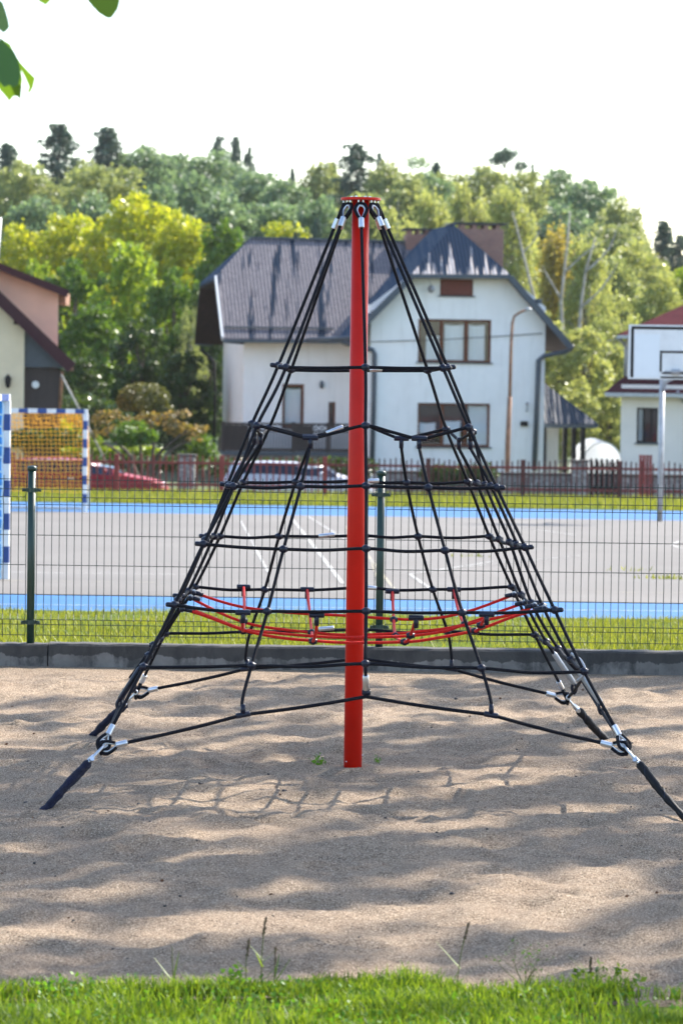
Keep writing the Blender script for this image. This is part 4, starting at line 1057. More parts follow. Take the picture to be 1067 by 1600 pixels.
ai = MB(); ai.prism([f(w3[0] + .06, .06, w3[2] + .06), f(w3[1] - .06, .06, w3[2] + .06), f(w3[1] - .06, .06, w3[3] - .06), f(w3[0] + .06, .06, w3[3] - .06)], H.ey * .025); ai.build('boarding', M['shutterboard'], aw)
# left wing, set back
D2 = 3.0
uBl = H.uz(380, 620, D2)[0]; uBr = uL; zBt = H.uz(430, 530, D2)[1] + .05
wd = rect(H, 441, 600, 475, 668, D2); ws = rect(H, 513, 628, 524, 668, D2)
f2 = lambda u, d, z: f(u, D2 + d, z)
mb = MB(); wall_holes(mb, f2, uBl, uBr, zG - .3, zBt, [wd, ws])
mb.build('wing_wall', M['white_wall'], house)
window(house, f2, wd, 1, M['windowwood'], [(.1, .95, .02, .9)], fw=.09); window(house, f2, ws, 1, M['windowwood'], [], fw=.06)
DW = 8.0   # depth of the wing
mb = MB(); mb.add([f(uBl, D2 + DW, zG - .3), f(uBr, D2 + DW, zG - .3), f(uBr, D2 + DW, zBt), f(uBl, D2 + DW, zBt)], [(0, 1, 2, 3)]); mb.build('rear_wall', M['white_wall'], house)
# wing roof
dE, dR = 2.3, 6.85
E1, E2 = H.hp(349, 528, dE), H.hp(560, 530, dE)
R1, R2 = H.hp(391, 372, dR), H.hp(650, 379, dR)
def planeof(a, b, c): n = (b - a).cross(c - a).normalized(); return a, n
pp, pn = planeof(E1, E2, R1)
if pn.z < 0: pn = -pn
hf = RP(338, 432, pp, pn); dF = (hf - H.O).dot(H.ey); dBk = 2 * dR - dF
hb = H.hp(312, 443, dBk); dEb = 2 * dR - dE
eb = H.hp(304, 541, dEb); eb.z = min(eb.z, E1.z + .2)
mb = MB(); mb.add([f(uBl, D2, zG - .3), f(uBl, D2 + DW, zG - .3), f(uBl, D2 + DW, zBt), f(uBl, dBk - .1, hf.z - .25), f(uBl, dF + .1, hf.z - .25), f(uBl, D2, zBt)], [(0, 1, 2, 3, 4, 5)])
mb.build('end_wall', M['pink_wall'], house)
th = V((0, 0, -.10))
R1p = RP(391, 372, pp, pn)
mb = MB().prism([E1, E2, R2, R1p, hf], th); mb.build('wing_roof', M['roof_worn'], house)
mb = MB().prism([R1p, hf, hb], th); mb.build('wing_hip', M['roof_blue'], house)
eb2 = f(uBr, dEb, eb.z)
mb = MB().prism([hb, R1p, R2, f(uBr, dEb, E1.z), V((eb.x, eb.y, E1.z))], th); mb.build('rear_roof', M['roof_blue'], house)
so_ = V((0, 0, -.16)); ebz = V((eb.x, eb.y, E1.z))
mb = MB().prism([hb + V((0, 0, -.12)), ebz + V((0, 0, -.12)), f(uBl + .02, dEb - .1, E1.z - .16), f(uBl + .02, dBk, hb.z - .16)], (0, 0, -.05)); mb.build('soffit', M['soffit'], house)
mb = MB().prism([hb + V((0, 0, -.14)), hf + V((0, 0, -.14)), f(uBl + .02, dF + .05, hf.z - .2), f(uBl + .02, dBk - .05, hb.z - .2)], (0, 0, -.04)); mb.build('soffit', M['soffit'], house)
MB().prism([hf + V((0, 0, -.11)), E1 + V((0, 0, -.11)), f(uBl + .02, D2, E1.z - .16), f(uBl + .02, dF + .05, hf.z - .2)], (0, 0, -.05)).build('soffit', M['soffit'], house)
MB().bar(hf + V((-.02, -.03, -.03)), E1 + V((-.02, -.03, -.03)), .05, .17).build('verge_board', M['whitep'], house)
MB().bar(R1p + V((0, 0, .02)), R2 + V((0, 0, .02)), .22, .07).build('ridge_cap', M['gutter'], house)
MB().bar(E1 + V((0, -.06, -.10)), E2 + V((0, -.06, -.10)), .12, .10).build('eaves_gutter', M['gutter'], house)
sg0 = RP(350, 513, pp, pn); sg1 = RP(520, 515, pp, pn); up_ = pn * .05
MB().bar(sg0 + up_, sg1 + up_, .05, .06).build('snow_guard', M['gutter'], house)
MB().bar(f(uBl - .35, dEb + .05, E1.z - .18), f(uBl - 1.0, dEb + .05, E1.z - .18), .12, .10).build('rear_gutter', M['gutter'], house)
MB().tube([H.hp(312, 545, D2 + DW), H.hp(320, 552, D2 + DW), H.hp(335, 566, D2 + DW), H.hp(336, 620, D2 + DW), H.hp(334, 735, D2 + DW)], .055, 8).build('downpipe', M['black'], house, smooth=True)
# gable block roof
dV = -.55
bl0, bl1 = H.hp(643, 428, dV), H.hp(547, 525, dV); br0, br1 = H.hp(797, 429, dV), H.hp(893, 540, dV)
lp, ln_ = planeof(bl0, bl1, bl0 + H.ey); rp_, rn_ = planeof(br0, br1, br0 + H.ey)
ap = RP(708, 350, lp, ln_)
dAp = (ap - H.O).dot(H.ey)
vb = RP(479, 529, lp, ln_); qq = RP(592, 391, lp, ln_)
back = H.ey * (9.4)
# ridge line direction: along ey from the apex
ridge_back = ap + H.ey * 1.2
mb = MB().prism([bl0, bl1, bl1 + H.ey * ((vb - bl1).dot(H.ey)), qq, ap], th); mb.build('gable_roof', M['roof_blue'], house)
rb = br1 + back; mb = MB().prism([br0, br1, rb, rb + (ap - br1) - H.ey * (ap - br1).dot(H.ey), ap], th); mb.build('gable_roof', M['roof_blue'], house)
mb = MB().prism([bl0, br0, ap], th); mb.build('gable_hip', M['roof_hip'], house)
rear_top = rb + (ap - br1) - H.ey * (ap - br1).dot(H.ey)
mb = MB().prism([qq, ap, rear_top, f(uL - .4, 8.8, bl1.z)], th); mb.build('rear_roof', M['roof_blue'], house)
MB().bar(bl0 + V((0, -.03, -.09)), bl1 + V((0, -.03, -.09)), .05, .20).bar(br0 + V((0, -.03, -.09)), br1 + V((0, -.03, -.09)), .05, .20).bar(bl0 + V((0, -.05, -.07)), br0 + V((0, -.05, -.07)), .10, .13).build('barge_board', M['gutter'], house)
for (p0, p1) in ((bl0, bl1), (br0, br1)):
    MB().prism([p0 + V((0, 0, -.14)), p1 + V((0, 0, -.14)), p1 + V((0, 0, -.14)) + H.ey * .56, p0 + V((0, 0, -.14)) + H.ey * .56], (0, 0, -.03)).build('soffit', M['soffit'], house)
MB().prism([bl0 + V((0, 0, -.10)), br0 + V((0, 0, -.10)), br0 + V((0, 0, -.10)) + H.ey * .56, bl0 + V((0, 0, -.10)) + H.ey * .56], (0, 0, -.03)).build('soffit', M['soffit'], house)
e1 = br1 + V((0, 0, -.16)); in_ = f(0, 0, e1.z + .0)
MB().prism([e1 + H.ey * .02, f(0.0, dV + .02, e1.z + (-.0)) + V((0, 0, .95)), f(0.0, 8, e1.z + .95), e1 + H.ey * 8.5], (0, 0, -.03)).build('eaves_soffit', M['soffit'], house)
for (px, py) in ((583, 489), (838, 471)):
    p = H.hp(px, py, 0); MB().bar(p, p - H.ey * .5, .16, .16).build('purlin_end', M['gutter'], house)
MB().bar(ap + V((0, 0, .02)), ridge_back + V((0, 0, .02)), .2, .06).build('ridge_cap', M['gutter'], house)
# gutters and downpipes
MB().tube([H.hp(893, 541, dV), H.hp(891, 546, -.3), H.hp(880, 550, -.15), H.hp(850, 556, -.09), H.hp(841, 563, -.09), H.hp(839, 620, -.09), H.hp(834, 735, -.09)], .085, 10).build('downpipe', M['gutter'], house, smooth=True)
MB().tube([H.hp(525, 530, .6), H.hp(540, 536, .2), H.hp(572, 544, -.09), H.hp(582, 547, -.09), H.hp(585, 553, -.09), H.hp(584, 620, -.09), H.hp(581, 735, -.09)], .08, 10).build('downpipe', M['gutter'], house, smooth=True)
MB().tube([H.hp(548, 528, -.5), H.hp(481, 531, 2.2)], .07, 8).build('eaves_gutter', M['gutter'], house, smooth=True)
# chimneys
def chimney(x0, x1, ytop, ybot, d, dep, nm):
    a = H.hp(x0, ytop, d); b = H.hp(x1, ytop, d); c = H.hp(x0, ybot, d)
    w = (b - a).length; ctr = (a + b) / 2; ax = (H.ex, H.ey, V((0, 0, 1)))
    ch = MB().box(V((ctr.x, ctr.y, (a.z - .22 + c.z) / 2)) + H.ey * dep / 2, (w, dep, a.z - .22 - c.z), ax).build(nm, M['brick'], house)
    mb = MB(); n = max(3, round(w / .4))
    for i in range(n):
        mb.box(V((a.x, a.y, a.z - .15)) + H.ex * (w * (i + .5) / n) + H.ey * dep / 2, (w / n * .38, dep, .14), ax)
    mb.build('cap_bricks', M['brick'], ch)
    MB().box(V((ctr.x, ctr.y, a.z - .04)) + H.ey * dep / 2, (w + .14, dep + .14, .08), ax).build('cap_slab', M['concrete'], ch)
chimney(714, 787, 347, 420, 4.6, .8, 'chimney'); chimney(635, 673, 356, 400, 6.5, .7, 'chimney')
# veranda rail on the wing
vd = 1.7
mb = MB(); p0, p1 = H.hp(349, 662, vd), H.hp(585, 664, vd)
u0 = H.uz(349, 680, vd)[0]; u1 = uL + .02; zr0, zr1 = H.uz(450, 705, vd)[1], H.uz(450, 661, vd)[1]
ver = MB()
bb_ = lambda m_, ua, ub, za, zb, da=0, db=.05: m_.prism([f(ua, vd + da, za), f(ub, vd + da, za), f(ub, vd + da, zb), f(ua, vd + da, zb)], H.ey * (db - da))
bb_(ver, u0, u1, zr1 - .07, zr1, -.02, .08); bb_(ver, u0, u1, zr0, zr0 + .09); bb_(ver, u0, u1, zr1 - .30, zr1 - .25)
n = 46
for i in range(n):
    u = u0 + (u1 - u0) * (i + .5) / n
    bb_(ver, u - .022, u + .022, zr0 + .085, zr1 - .30, .01, .035)
n = 22
for i in range(n):
    a = u0 + (u1 - u0) * i / n; b = u0 + (u1 - u0) * (i + 1) / n
    ver.bar(f(a, vd + .03, zr1 - .25), f(b, vd + .03, zr1 - .07), .025, .025); ver.bar(f(a, vd + .045, zr1 - .07), f(b, vd + .045, zr1 - .25), .025, .025)
for i in range(5):
    u = u0 + (u1 - u0) * i / 4; bb_(ver, u - .06, u + .06, zr0 - .02, zr1 + .03, -.03, .07)
bb_(ver, u0 - .0, u0 + .85, zr0 + .085, zr1 - .08, .05, .07); bb_(ver, u0 + 2.35, u0 + 3.0, zr0 + .085, zr1 - .08, .05, .07)
ver.build('veranda_railing', M['brownwood'], house)
mb = MB(); mb.box((f((u0 + u1) / 2, (vd + D2) / 2, zr0 - .08)), (u1 - u0, D2 - vd - .01, .14), (H.ex, H.ey, V((0, 0, 1)))); mb.build('veranda_floor', M['gutter'], house)
mb = MB(); mb.box((f((u0 + u1) / 2, (vd + D2) / 2 + .05, (zr0 - .15 + zG) / 2)), (u1 - u0 - .2, D2 - vd - .12, zr0 - .15 - zG), (H.ex, H.ey, V((0, 0, 1)))); mb.build('veranda_base', M['stone'], house)
# wall lamps, sign box, dish, cable
p = H.hp(502, 601, D2); MB().ball(p - H.ey * .10, .09, 8, (.8, .8, 1.6)).bar(p, p - H.ey * .12, .04, .04).build('wall_lamp', M['gutter'], house, smooth=True)
p = H.hp(818, 662, 0); mb = MB().box(p - H.ey * .06, (.24, .1, .16), (H.ex, H.ey, V((0, 0, 1)))); mb.build('meter_box', M['black'], house)
p = H.hp(822, 642, 0); MB().tube([p, p - H.ey * .14, p - H.ey * .14 + V((0, 0, .22))], .03, 6).ball(p - H.ey * .14 + V((0, 0, .24)), .06, 6).build('wall_lamp', M['greywire'], house)
p = H.hp(673, 452, 0); q = p - H.ey * .35
dm = MB(); dn = (H.ey * -.8 + H.ex * -.6).normalized(); dm.tube([q + dn * 0, q + dn * .03, q + dn * .09], [.03, .09, .13], 14).tube([p, q], .02, 6).tube([q, q + dn * .25 + V((0, 0, .3))], .012, 5); dm.build('satellite_dish', M['greywire'], house, smooth=True)
MB().tube([H.hp(579, 534, -.05), H.hp(700, 530, -.06), H.hp(847, 521, -.05)], .013, 5, smooth=4).build('facade_cable', M['black'], house)
# porch annex at the right
dP = 1.0
pe0, pe1 = H.hp(845, 661, dP), H.hp(934, 662, dP); pt = H.hp(849, 597, dP + 1.8); pk = f(0.02, dP + 3.6, pe0.z)
pt.x = f(.02, 0, 0).x if False else pt.x
mb = MB().prism([pe0, pe1, pt], (0, 0, -.08)); mb.build('porch_roof', M['roof_porch'], house)
mb = MB().prism([pe1, pe1 + H.ey * 3.6, pt + H.ey * .2, pt], (0, 0, -.08)); mb.build('porch_roof', M['roof_porch'], house)
MB().bar(pe0 + V((0, -.03, -.09)), pe1 + V((0, -.03, -.09)), .08, .12).build('porch_gutter', M['gutter'], house)
for px in (882, 896, 910):
    p = H.hp(px, 690, dP + .25 if px == 910 else dP + (.9 if px == 896 else 1.6)); MB().box(V((p.x, p.y, (pe0.z - .05 + zG) / 2)), (.15, .15, pe0.z - .05 - zG), (H.ex, H.ey, V((0, 0, 1)))).build('porch_post', M['black'], house)
a, b = H.hp(846, 700, dP + 1.2), H.hp(872, 700, dP + 1.2)
MB().prism([V((a.x, a.y, zG)), V((b.x, b.y, zG)), V((b.x, b.y, pe0.z - .1)), V((a.x, a.y, pe0.z - .1))], H.ey * .25).build('porch_wall', M['white_wall'], house)
a, b = H.hp(845, 700, dP + .6), H.hp(853, 700, dP + .6)
MB().prism([V((a.x, a.y, zG)), V((b.x, b.y, zG)), V((b.x, b.y, pe0.z - .1)), V((a.x, a.y, pe0.z - .1))], H.ey * .1).build('porch_door', M['black'], house)

# rusty lamp pole in front of the house
LY = 92.5
pb_ = W(792, 728, LY)
e = empty('lamp_pole', (pb_.x, LY, -1.95), 'thin rusty bent lamp pole standing before the white gable', 'lamp pole')
MB().tube([(pb_.x, LY, -2.0), W(793, 690, LY), W(796, 620, LY)], [.075, .075, .065], 10).build('lower_pole', M['rust'], e, smooth=True)
MB().tube([W(796, 622, LY), W(798, 540, LY), W(800, 505, LY), W(803, 494, LY), W(812, 488, LY), W(824, 483, LY)], [.05, .045, .04, .035, .035, .03], 8).build('upper_pole', M['rust'], e, smooth=True)
MB().ball(W(825, 483, LY), .07, 8, (1.5, 1, .6)).build('lamp_head', M['greywire'], e, smooth=True)

# ---- right house
H2_ = Plan(968, 725, 104, R(-6)); g = H2_.at
rh = empty('right_house', tuple(g(3, 3, -1.95)), 'pale rendered house with maroon metal roofs partly hidden by the basketball backboard', 'house')
zE = H2_.uz(1000, 606, 0)[1]; wr = rect(H2_, 994, 637, 1027, 692, 0); uE = 6.5
mb = MB(); wall_holes(mb, g, 0, uE, zG - .3, zE + .1, [wr]); mb.add([g(0, 0, zG - .3), g(0, 6, zG - .3), g(0, 6, zE + .1), g(0, 0, zE + .1)], [(0, 1, 2, 3)])
mb.build('ground_floor_wall', M['greyrender'], rh)
window(rh, g, wr, 2, M['black'], [(.02, .36, .05, 1.0)], fw=.05, split=[wr[0], wr[0] + (wr[1] - wr[0]) * .34, wr[0] + (wr[1] - wr[0]) * .7, wr[1]])
d0 = -.5; a, b = H2_.hp(944, 612, d0), g(uE + .5, d0, 0); b.z = a.z
tz = H2_.uz(975, 588, 1.6)[1]; c, d = g(uE + .5, 1.7, tz), H2_.hp(974, 588, 1.6)
MB().prism([a, b, c, d], (0, 0, -.09)).build('lower_roof', M['redmetal'], rh)
MB().prism([a, d, d + H2_.ey * 3.5, a + H2_.ey * 6], (0, 0, -.09)).build('lower_roof', M['redmetal'], rh)
MB().bar(a + V((0, -.05, -.08)), b + V((0, -.05, -.08)), .11, .11).build('eaves_gutter', M['greywire'], rh)
MB().prism([a + V((.05, 0, -.14)), b + V((0, 0, -.14)), b + V((0, 0, -.14)) + H2_.ey * .52, a + V((.05, 0, -.14)) + H2_.ey * .52], (0, 0, -.03)).build('soffit', M['greyrender'], rh)
us0 = H2_.uz(977, 560, 1.7)[0]; zU = H2_.uz(990, 524, 1.7)[1]
mb = MB(); mb.add([g(us0, 1.7, tz - .2), g(uE, 1.7, tz - .2), g(uE, 1.7, zU), g(us0, 1.7, zU)], [(0, 1, 2, 3)]); mb.add([g(us0, 1.7, tz - .2), g(us0, 7, tz - .2), g(us0, 7, zU), g(us0, 1.7, zU)], [(0, 1, 2, 3)]); mb.build('upper_wall', M['greyrender'], rh)
a, b = H2_.hp(963, 523, 1.1), g(uE + .5, 1.1, 0); b.z = a.z; apx = H2_.hp(1068, 476, 3.8)
MB().prism([a, b, V((g(uE + .5, 3.8, 0).x, g(uE + .5, 3.8, 0).y, apx.z)), apx], (0, 0, -.1)).build('upper_roof', M['redmetal'], rh)
MB().prism([a, apx, apx + H2_.ey * .5, a + H2_.ey * 6], (0, 0, -.1)).build('upper_roof', M['redmetal'], rh)
MB().bar(a + V((0, -.05, -.06)), b + V((0, -.05, -.06)), .11, .10).build('upper_gutter', M['greywire'], rh)
MB().tube([H2_.hp(963, 528, 1.15), H2_.hp(974, 536, 1.6), H2_.hp(977, 545, 1.62), H2_.hp(976, 588, 1.62)], .05, 8).build('downpipe', M['greywire'], rh, smooth=True)
MB().tube([H2_.hp(1058, 612, -.4), H2_.hp(1061, 620, -.2), H2_.hp(1068, 627, -.08), H2_.hp(1080, 632, -.08), H2_.hp(1080, 735, -.08)], .05, 8).build('downpipe', M['greywire'], rh, smooth=True)

# ---- left house
H3 = Plan(37, 725, 98, R(6.5)); g = H3.at
lh = empty('cream_house', tuple(g(-3, 3, -1.95)), 'cream and salmon rendered house with maroon verges and dark boarded lean-to at the left edge', 'house')
u0 = -6.0; zL = H3.uz(37, 497, 0)[1]; sl = (H3.uz(0, 463, 0)[1] - zL) / (-(H3.uz(0, 463, 0)[0]))
mb = MB(); mb.prism([g(u0, 0, zG - .3), g(0, 0, zG - .3), g(0, 0, zL), g(u0 + 2.4, 0, zL + sl * 3.6), g(u0, 0, zL + sl * 3.6)], H3.ey * 2.1); mb.build('cream_wall', M['cream'], lh)
# lean-to boarding
zT = H3.uz(60, 575, .35)[1]; ur = H3.uz(95, 640, .35)[0]
mb = MB().prism([g(.0, .35, zG - .3), g(ur, .35, zG - .3), g(ur, .35, zT), g(.0, .35, zT)], H3.ey * 1.6); mb.build('boarded_wall', M['brownwood'], lh)
mb = MB().prism([g(.0, .15, zT + .02), g(H3.uz(108, 572, .15)[0], .15, zT + .02), g(.0, .15, H3.uz(37, 508, .15)[1])], H3.ey * 1.7); mb.build('gable_infill', M['gutter'], lh)
v0, v1 = H3.hp(-60, 408, -.4), H3.hp(113, 574, -.4)
sd = (v1 - v0); up2 = V((0, 0, .12))
MB().prism([v0, v1, v1 + H3.ey * 2.6, v0 + H3.ey * 2.6], (0, 0, .10)).build('lean_to_roof', M['redmetal'], lh)
MB().bar(v0 + V((0, -.03, -.02)), v1 + V((0, -.03, -.02)), .05, .34).build('verge_board', M['verge'], lh)
MB().prism([v0 + V((0, 0, -.05)), v1 + V((0, 0, -.05)), v1 + H3.ey * .4 + V((0, 0, -.05)), v0 + H3.ey * .4 + V((0, 0, -.05))], (0, 0, -.03)).build('soffit', M['soffit'], lh)
p = H3.hp(26, 503, -.1); MB().bar(p, p + H3.ey * .5, .15, .15).build('purlin_end', M['black'], lh)
MB().bar(v1 + V((0, -.04, -.05)), v1 + H3.ey * 2.6 + V((0, 0, -.05)), .1, .1).build('eaves_gutter', M['rust'], lh)
MB().tube([H3.hp(98, 580, .1), H3.hp(96, 600, .3), H3.hp(94, 640, .33)], .05, 8).build('downpipe', M['rust'], lh, smooth=True)
# rear salmon block
dS = 2.2
us, zs_ = H3.uz(92, 456, dS); zs0 = H3.uz(0, 420, dS)[1]; uu = H3.uz(0, 420, dS)[0]; slp = (zs0 - zs_) / (us - uu)
MB().prism([g(u0, dS, zG - .3), g(us, dS, zG - .3), g(us, dS, zs_), g(u0, dS, zs_ + slp * (us - u0))], H3.ey * 5).build('salmon_wall', M['salmon'], lh)
v0, v1 = H3.hp(-60, 393, dS - .45), H3.hp(107, 459, dS - .45)
MB().prism([v0, v1, v1 + H3.ey * 6, v0 + H3.ey * 6], (0, 0, .09)).build('upper_roof', M['redmetal'], lh)
MB().bar(v0 + V((0, -.03, 0)), v1 + V((0, -.03, 0)), .05, .22).build('verge_board', M['verge'], lh)
MB().prism([v0 + V((0, 0, -.06)), v1 + V((0, 0, -.06)), v1 + H3.ey * .5 + V((0, 0, -.06)), v0 + H3.ey * .5 + V((0, 0, -.06))], (0, 0, -.03)).build('soffit', M['soffit'], lh)
MB().box(H3.hp(100, 468, dS + 1) , (.25, 1.5, .35)).build('eaves_box', M['rust'], lh)
p = H3.hp(13, 596, 0); MB().tube([p - H3.ey * .12 + V((0, 0, -.2)), p - H3.ey * .12 + V((0, 0, -.12)), p - H3.ey * .12 + V((0, 0, .1)), p - H3.ey * .12 + V((0, 0, .22))], [.02, .07, .10, .01], 8).bar(p + V((0, 0, -.15)), p - H3.ey * .12 + V((0, 0, -.15)), .03, .03).build('wall_lantern', M['black'], lh)
p = H3.hp(56, 601, .33); MB().tube([p, p - H3.ey * .05, p - H3.ey * .06], [.11, .11, .09], 16).build('round_plate', M['whitep'], lh)
a = W(-3, 340, 99); MB().tube([(a.x - .05, 99.0, H3.uz(-20, 430, 0)[1]), (a.x + .05, 99.0, a.z)], .07, 8).build('flue', M['whitep'], lh, smooth=True)
# plank leaning in the garden
e = empty('leaning_plank', tuple(W(123, 650, 97.2)), 'pale pole slanting from lean-to eaves down behind goal net', 'pole')
MB().tube([W(96, 585, 97.2), W(150, 690, 97.2), W(172, 735, 97.2)], .035, 6).build('pole', M['palebark'], e, smooth=True)
# white tarpaulin mound between the houses
c0 = W(940, 727, 112); rx = (W(972, 727, 112).x - W(905, 727, 112).x) / 2; hz_ = W(940, 692, 112).z - -1.95
e = empty('tarpaulin_tunnel', (c0.x, 114, -1.95), 'smooth rounded white tarpaulin tunnel between the porch and the right house', 'garden tunnel')
mb = MB(); n = 20; ks = 6
pts = [(c0.x + rx * 1.0 * math.cos(math.pi * i / n), 112, -1.95 + hz_ * math.sin(math.pi * i / n) ** .75) for i in range(n + 1)]
mb.prism(pts, (0, 5, 0)); mb.build('cover', M['tarp'], e)
mb = MB()
for yy in (111.98, 113.5, 115.2, 117.02): mb.tube([(x, yy, z + .02) for x, y, z in pts], .03, 6)
mb.build('hoops', M['whitep'], e)

# ------------------------------------------------------------------ trees
def cards(P_, size, out=None, flat=0.0, aspect=.62):
    n = len(P_); a = rng.normal(size=(n, 3)); a[:, 2] = a[:, 2] * (1 - flat) - .35; a /= np.linalg.norm(a, axis=1)[:, None] + 1e-9
    b = rng.normal(size=(n, 3)); b -= a * np.sum(a * b, 1)[:, None]; b /= np.linalg.norm(b, axis=1)[:, None] + 1e-9
    c = np.cross(a, b); s_ = (size * rng.uniform(.55, 1.4, n))[:, None]
    v0 = P_ - a * s_; v1 = P_ + b * s_ * aspect + c * s_ * .2; v2 = P_ + a * s_; v3 = P_ - b * s_ * aspect + c * s_ * .2
    return np.stack([v0, v1, v2, v3], 1).reshape(-1, 3), np.arange(n * 4).reshape(n, 4)
def mesh_only(name, vs, fs, mat, smooth=False):
    me = bpy.data.meshes.new(name)
    if isinstance(fs, np.ndarray):
        nf, k = fs.shape; me.vertices.add(len(vs)); me.vertices.foreach_set('co', np.ascontiguousarray(vs, dtype=np.float32).ravel())
        me.loops.add(nf * k); me.loops.foreach_set('vertex_index', fs.astype(np.int32).ravel()); me.polygons.add(nf); me.polygons.foreach_set('loop_start', (np.arange(nf) * k).astype(np.int32)); me.update(calc_edges=True)
    else: me.from_pydata([tuple(v) for v in vs], [], fs); me.update()
    if smooth: me.polygons.foreach_set('use_smooth', np.ones(len(me.polygons), dtype=bool))
    me.materials.append(mat); return me
def in_ball(n):
    v = rng.normal(size=(n, 3)); v /= np.linalg.norm(v, axis=1)[:, None]; return v * (rng.random(n) ** (1 / 2.2))[:, None]
# prototypes: height 10, crown half-width 3
def proto_broad(nclump, leaves, size, low=.14, clr=(.75, 1.35), sparse=0., shape=1.0):
    cl = []; k = 0
    while len(cl) < nclump and k < 9000:
        k += 1
        p = rng.normal(size=3); p /= np.linalg.norm(p)
        if p[2] < -.75: continue
        rad = random.uniform(.78, 1.0) if random.random() < .8 else random.uniform(.2, .7)
        R_ = random.uniform(*clr); sq = 1.0 if p[2] > -.1 else .92
        zc = 10 * (low + (1 - low) * .46); zr = 10 * (1 - low) * .54
        c = np.array([p[0] * (3.0 - R_ * .8) * rad * sq * shape, p[1] * (3.0 - R_ * .8) * rad * sq * shape, zc + p[2] * (zr - R_ * .75) * rad])
        if all(np.linalg.norm(c - q[0]) > .52 * (R_ + q[1]) for q in cl): cl.append((c, R_))
    per = leaves // len(cl); P_ = []
    for c, R_ in cl:
        m_ = int(per * R_ ** 2 / 1.1); v = rng.normal(size=(m_, 3)); v /= np.linalg.norm(v, axis=1)[:, None]
        v *= (rng.random(m_) ** .34 * (1 + .16 * rng.normal(size=m_)))[:, None]
        v[:, 2] *= .78; q = c + v * R_ * .88; P_.append(q)
    P_ = np.concatenate(P_); P_[:, 2] = np.minimum(P_[:, 2], 10.15)
    crown = cards(P_, size)
    mb = MB(); b0_ = V((0, 0, -.5)); tops = [V(tuple(c)) for c, _ in cl]
    mb.tube([b0_, V((.05, 0, 2.2)), V((-.05, .1, 5)), V((.05, 0, 7.6))], [.26, .21, .14, .05], 8, smooth=3)
    for t in random.sample(tops, min(14, len(tops))):
        z0_ = max(1.6, t.z * random.uniform(.4, .62)); s_ = V((0, 0, z0_)); mid = s_.lerp(t, .5) + V((0, 0, .25))
        mb.tube([s_, mid, t], [.09, .055, .018], 6, smooth=3)
    return crown, mb
def proto_birch(seed, nb, leaves, size):
    random.seed(seed); mb = MB(); P_ = []
    mb.tube([V((0, 0, -.5)), V((.12, 0, 3)), V((-.1, .1, 6.5)), V((.1, 0, 9.6))], [.19, .14, .09, .02], 8, smooth=3)
    tips = []
    for k in range(nb):
        z0_ = random.uniform(2.0, 8.3); a = random.uniform(0, 6.28); L = (3.2 * (1 - (z0_ - 2) / 9)) * random.uniform(.65, 1.15)
        s_ = V((.05, 0, z0_)); d = V((math.cos(a), math.sin(a), 0)); p1 = s_ + d * L * .5 + V((0, 0, L * .55)); p2 = s_ + d * L * .92 + V((0, 0, L * .75)); p3 = s_ + d * L * 1.05 + V((0, 0, L * .35))
        mb.tube([s_, p1, p2, p3], [.06, .04, .02, .008], 6, smooth=3)
        for q in range(int(leaves / nb)):
            t = random.uniform(.22, 1); p = catmull([s_, p1, p2, p3], 1)[min(2, int(t * 3))].lerp([p1, p2, p3][min(2, int(t * 3))], (t * 3) % 1)
            P_.append(tuple(p + V((random.gauss(0, .27), random.gauss(0, .27), random.gauss(-.12, .36)))))
    return cards(np.array(P_), size), mb
def proto_conifer(tiers, leaves, size, wid=1.0, gap=0.0, ragged=.2):
    P_ = []; mb = MB(); mb.tube([V((0, 0, -.5)), V((0, 0, 5)), V((0, 0, 10))], [.22, .13, .015], 8)
    for k in range(tiers):
        z = .8 + 9.1 * (k / tiers); f_ = 1 - z / 10.15; L0 = 2.75 * wid * f_ ** .62 * (.86 + .14 * math.sin(k * 1.7)) + .12
        nb = max(5, int(5 + 7 * f_)); off = random.uniform(0, 6.28)
        for b in range(nb):
            if random.random() < gap: continue
            a = off + 6.283 * b / nb + random.uniform(-.3, .3); L = L0 * random.uniform(1 - ragged, 1 + ragged * .8); d = V((math.cos(a), math.sin(a), 0)); sd = V((-math.sin(a), math.cos(a), 0)); s_ = V((0, 0, z + random.uniform(-.22, .22) * (.4 + f_)))
            up = .10 + .25 * (1 - f_)
            mid = s_ + d * L * .55 + V((0, 0, -.10 * L)); e_ = s_ + d * L + V((0, 0, (-.22 + up * .4) * L))
            mb.tube([s_, mid, e_], [.035, .022, .006], 5)
            n_ = max(6, int(leaves / tiers / nb * (.35 + L / 2)))
            for q in range(n_):
                t = random.uniform(.05, 1) ** .75; p = (s_.lerp(mid, t * 2) if t < .5 else mid.lerp(e_, t * 2 - 1)); w_ = (.05 + .20 * L * (1 - t)) 
                P_.append(tuple(p + sd * random.gauss(0, w_) + d * random.gauss(0, .05) + V((0, 0, -abs(random.gauss(0, .17)) + .05))))
    return cards(np.array(P_), size, aspect=.35), mb
def proto_pine(leaves, size):
    P_ = []; mb = MB(); mb.tube([V((0, 0, -.5)), V((.1, 0, 5)), V((0, .1, 9.2))], [.22, .15, .05], 8)
    for k in range(44):
        z = random.uniform(2.0, 9.55); a = random.uniform(0, 6.28); L = random.uniform(.3, 2.9) * (1 if z < 8.6 else .75); c = V((math.cos(a) * L, math.sin(a) * L, z + .12 * L))
        mb.tube([V((0, 0, z - .5)), c], [.06, .02], 5)
        for q in range(leaves // 26): P_.append(tuple(c + V((random.gauss(0, .5), random.gauss(0, .5), random.gauss(0, .22)))))
    return cards(np.array(P_), size, aspect=.4), mb
PR = {}
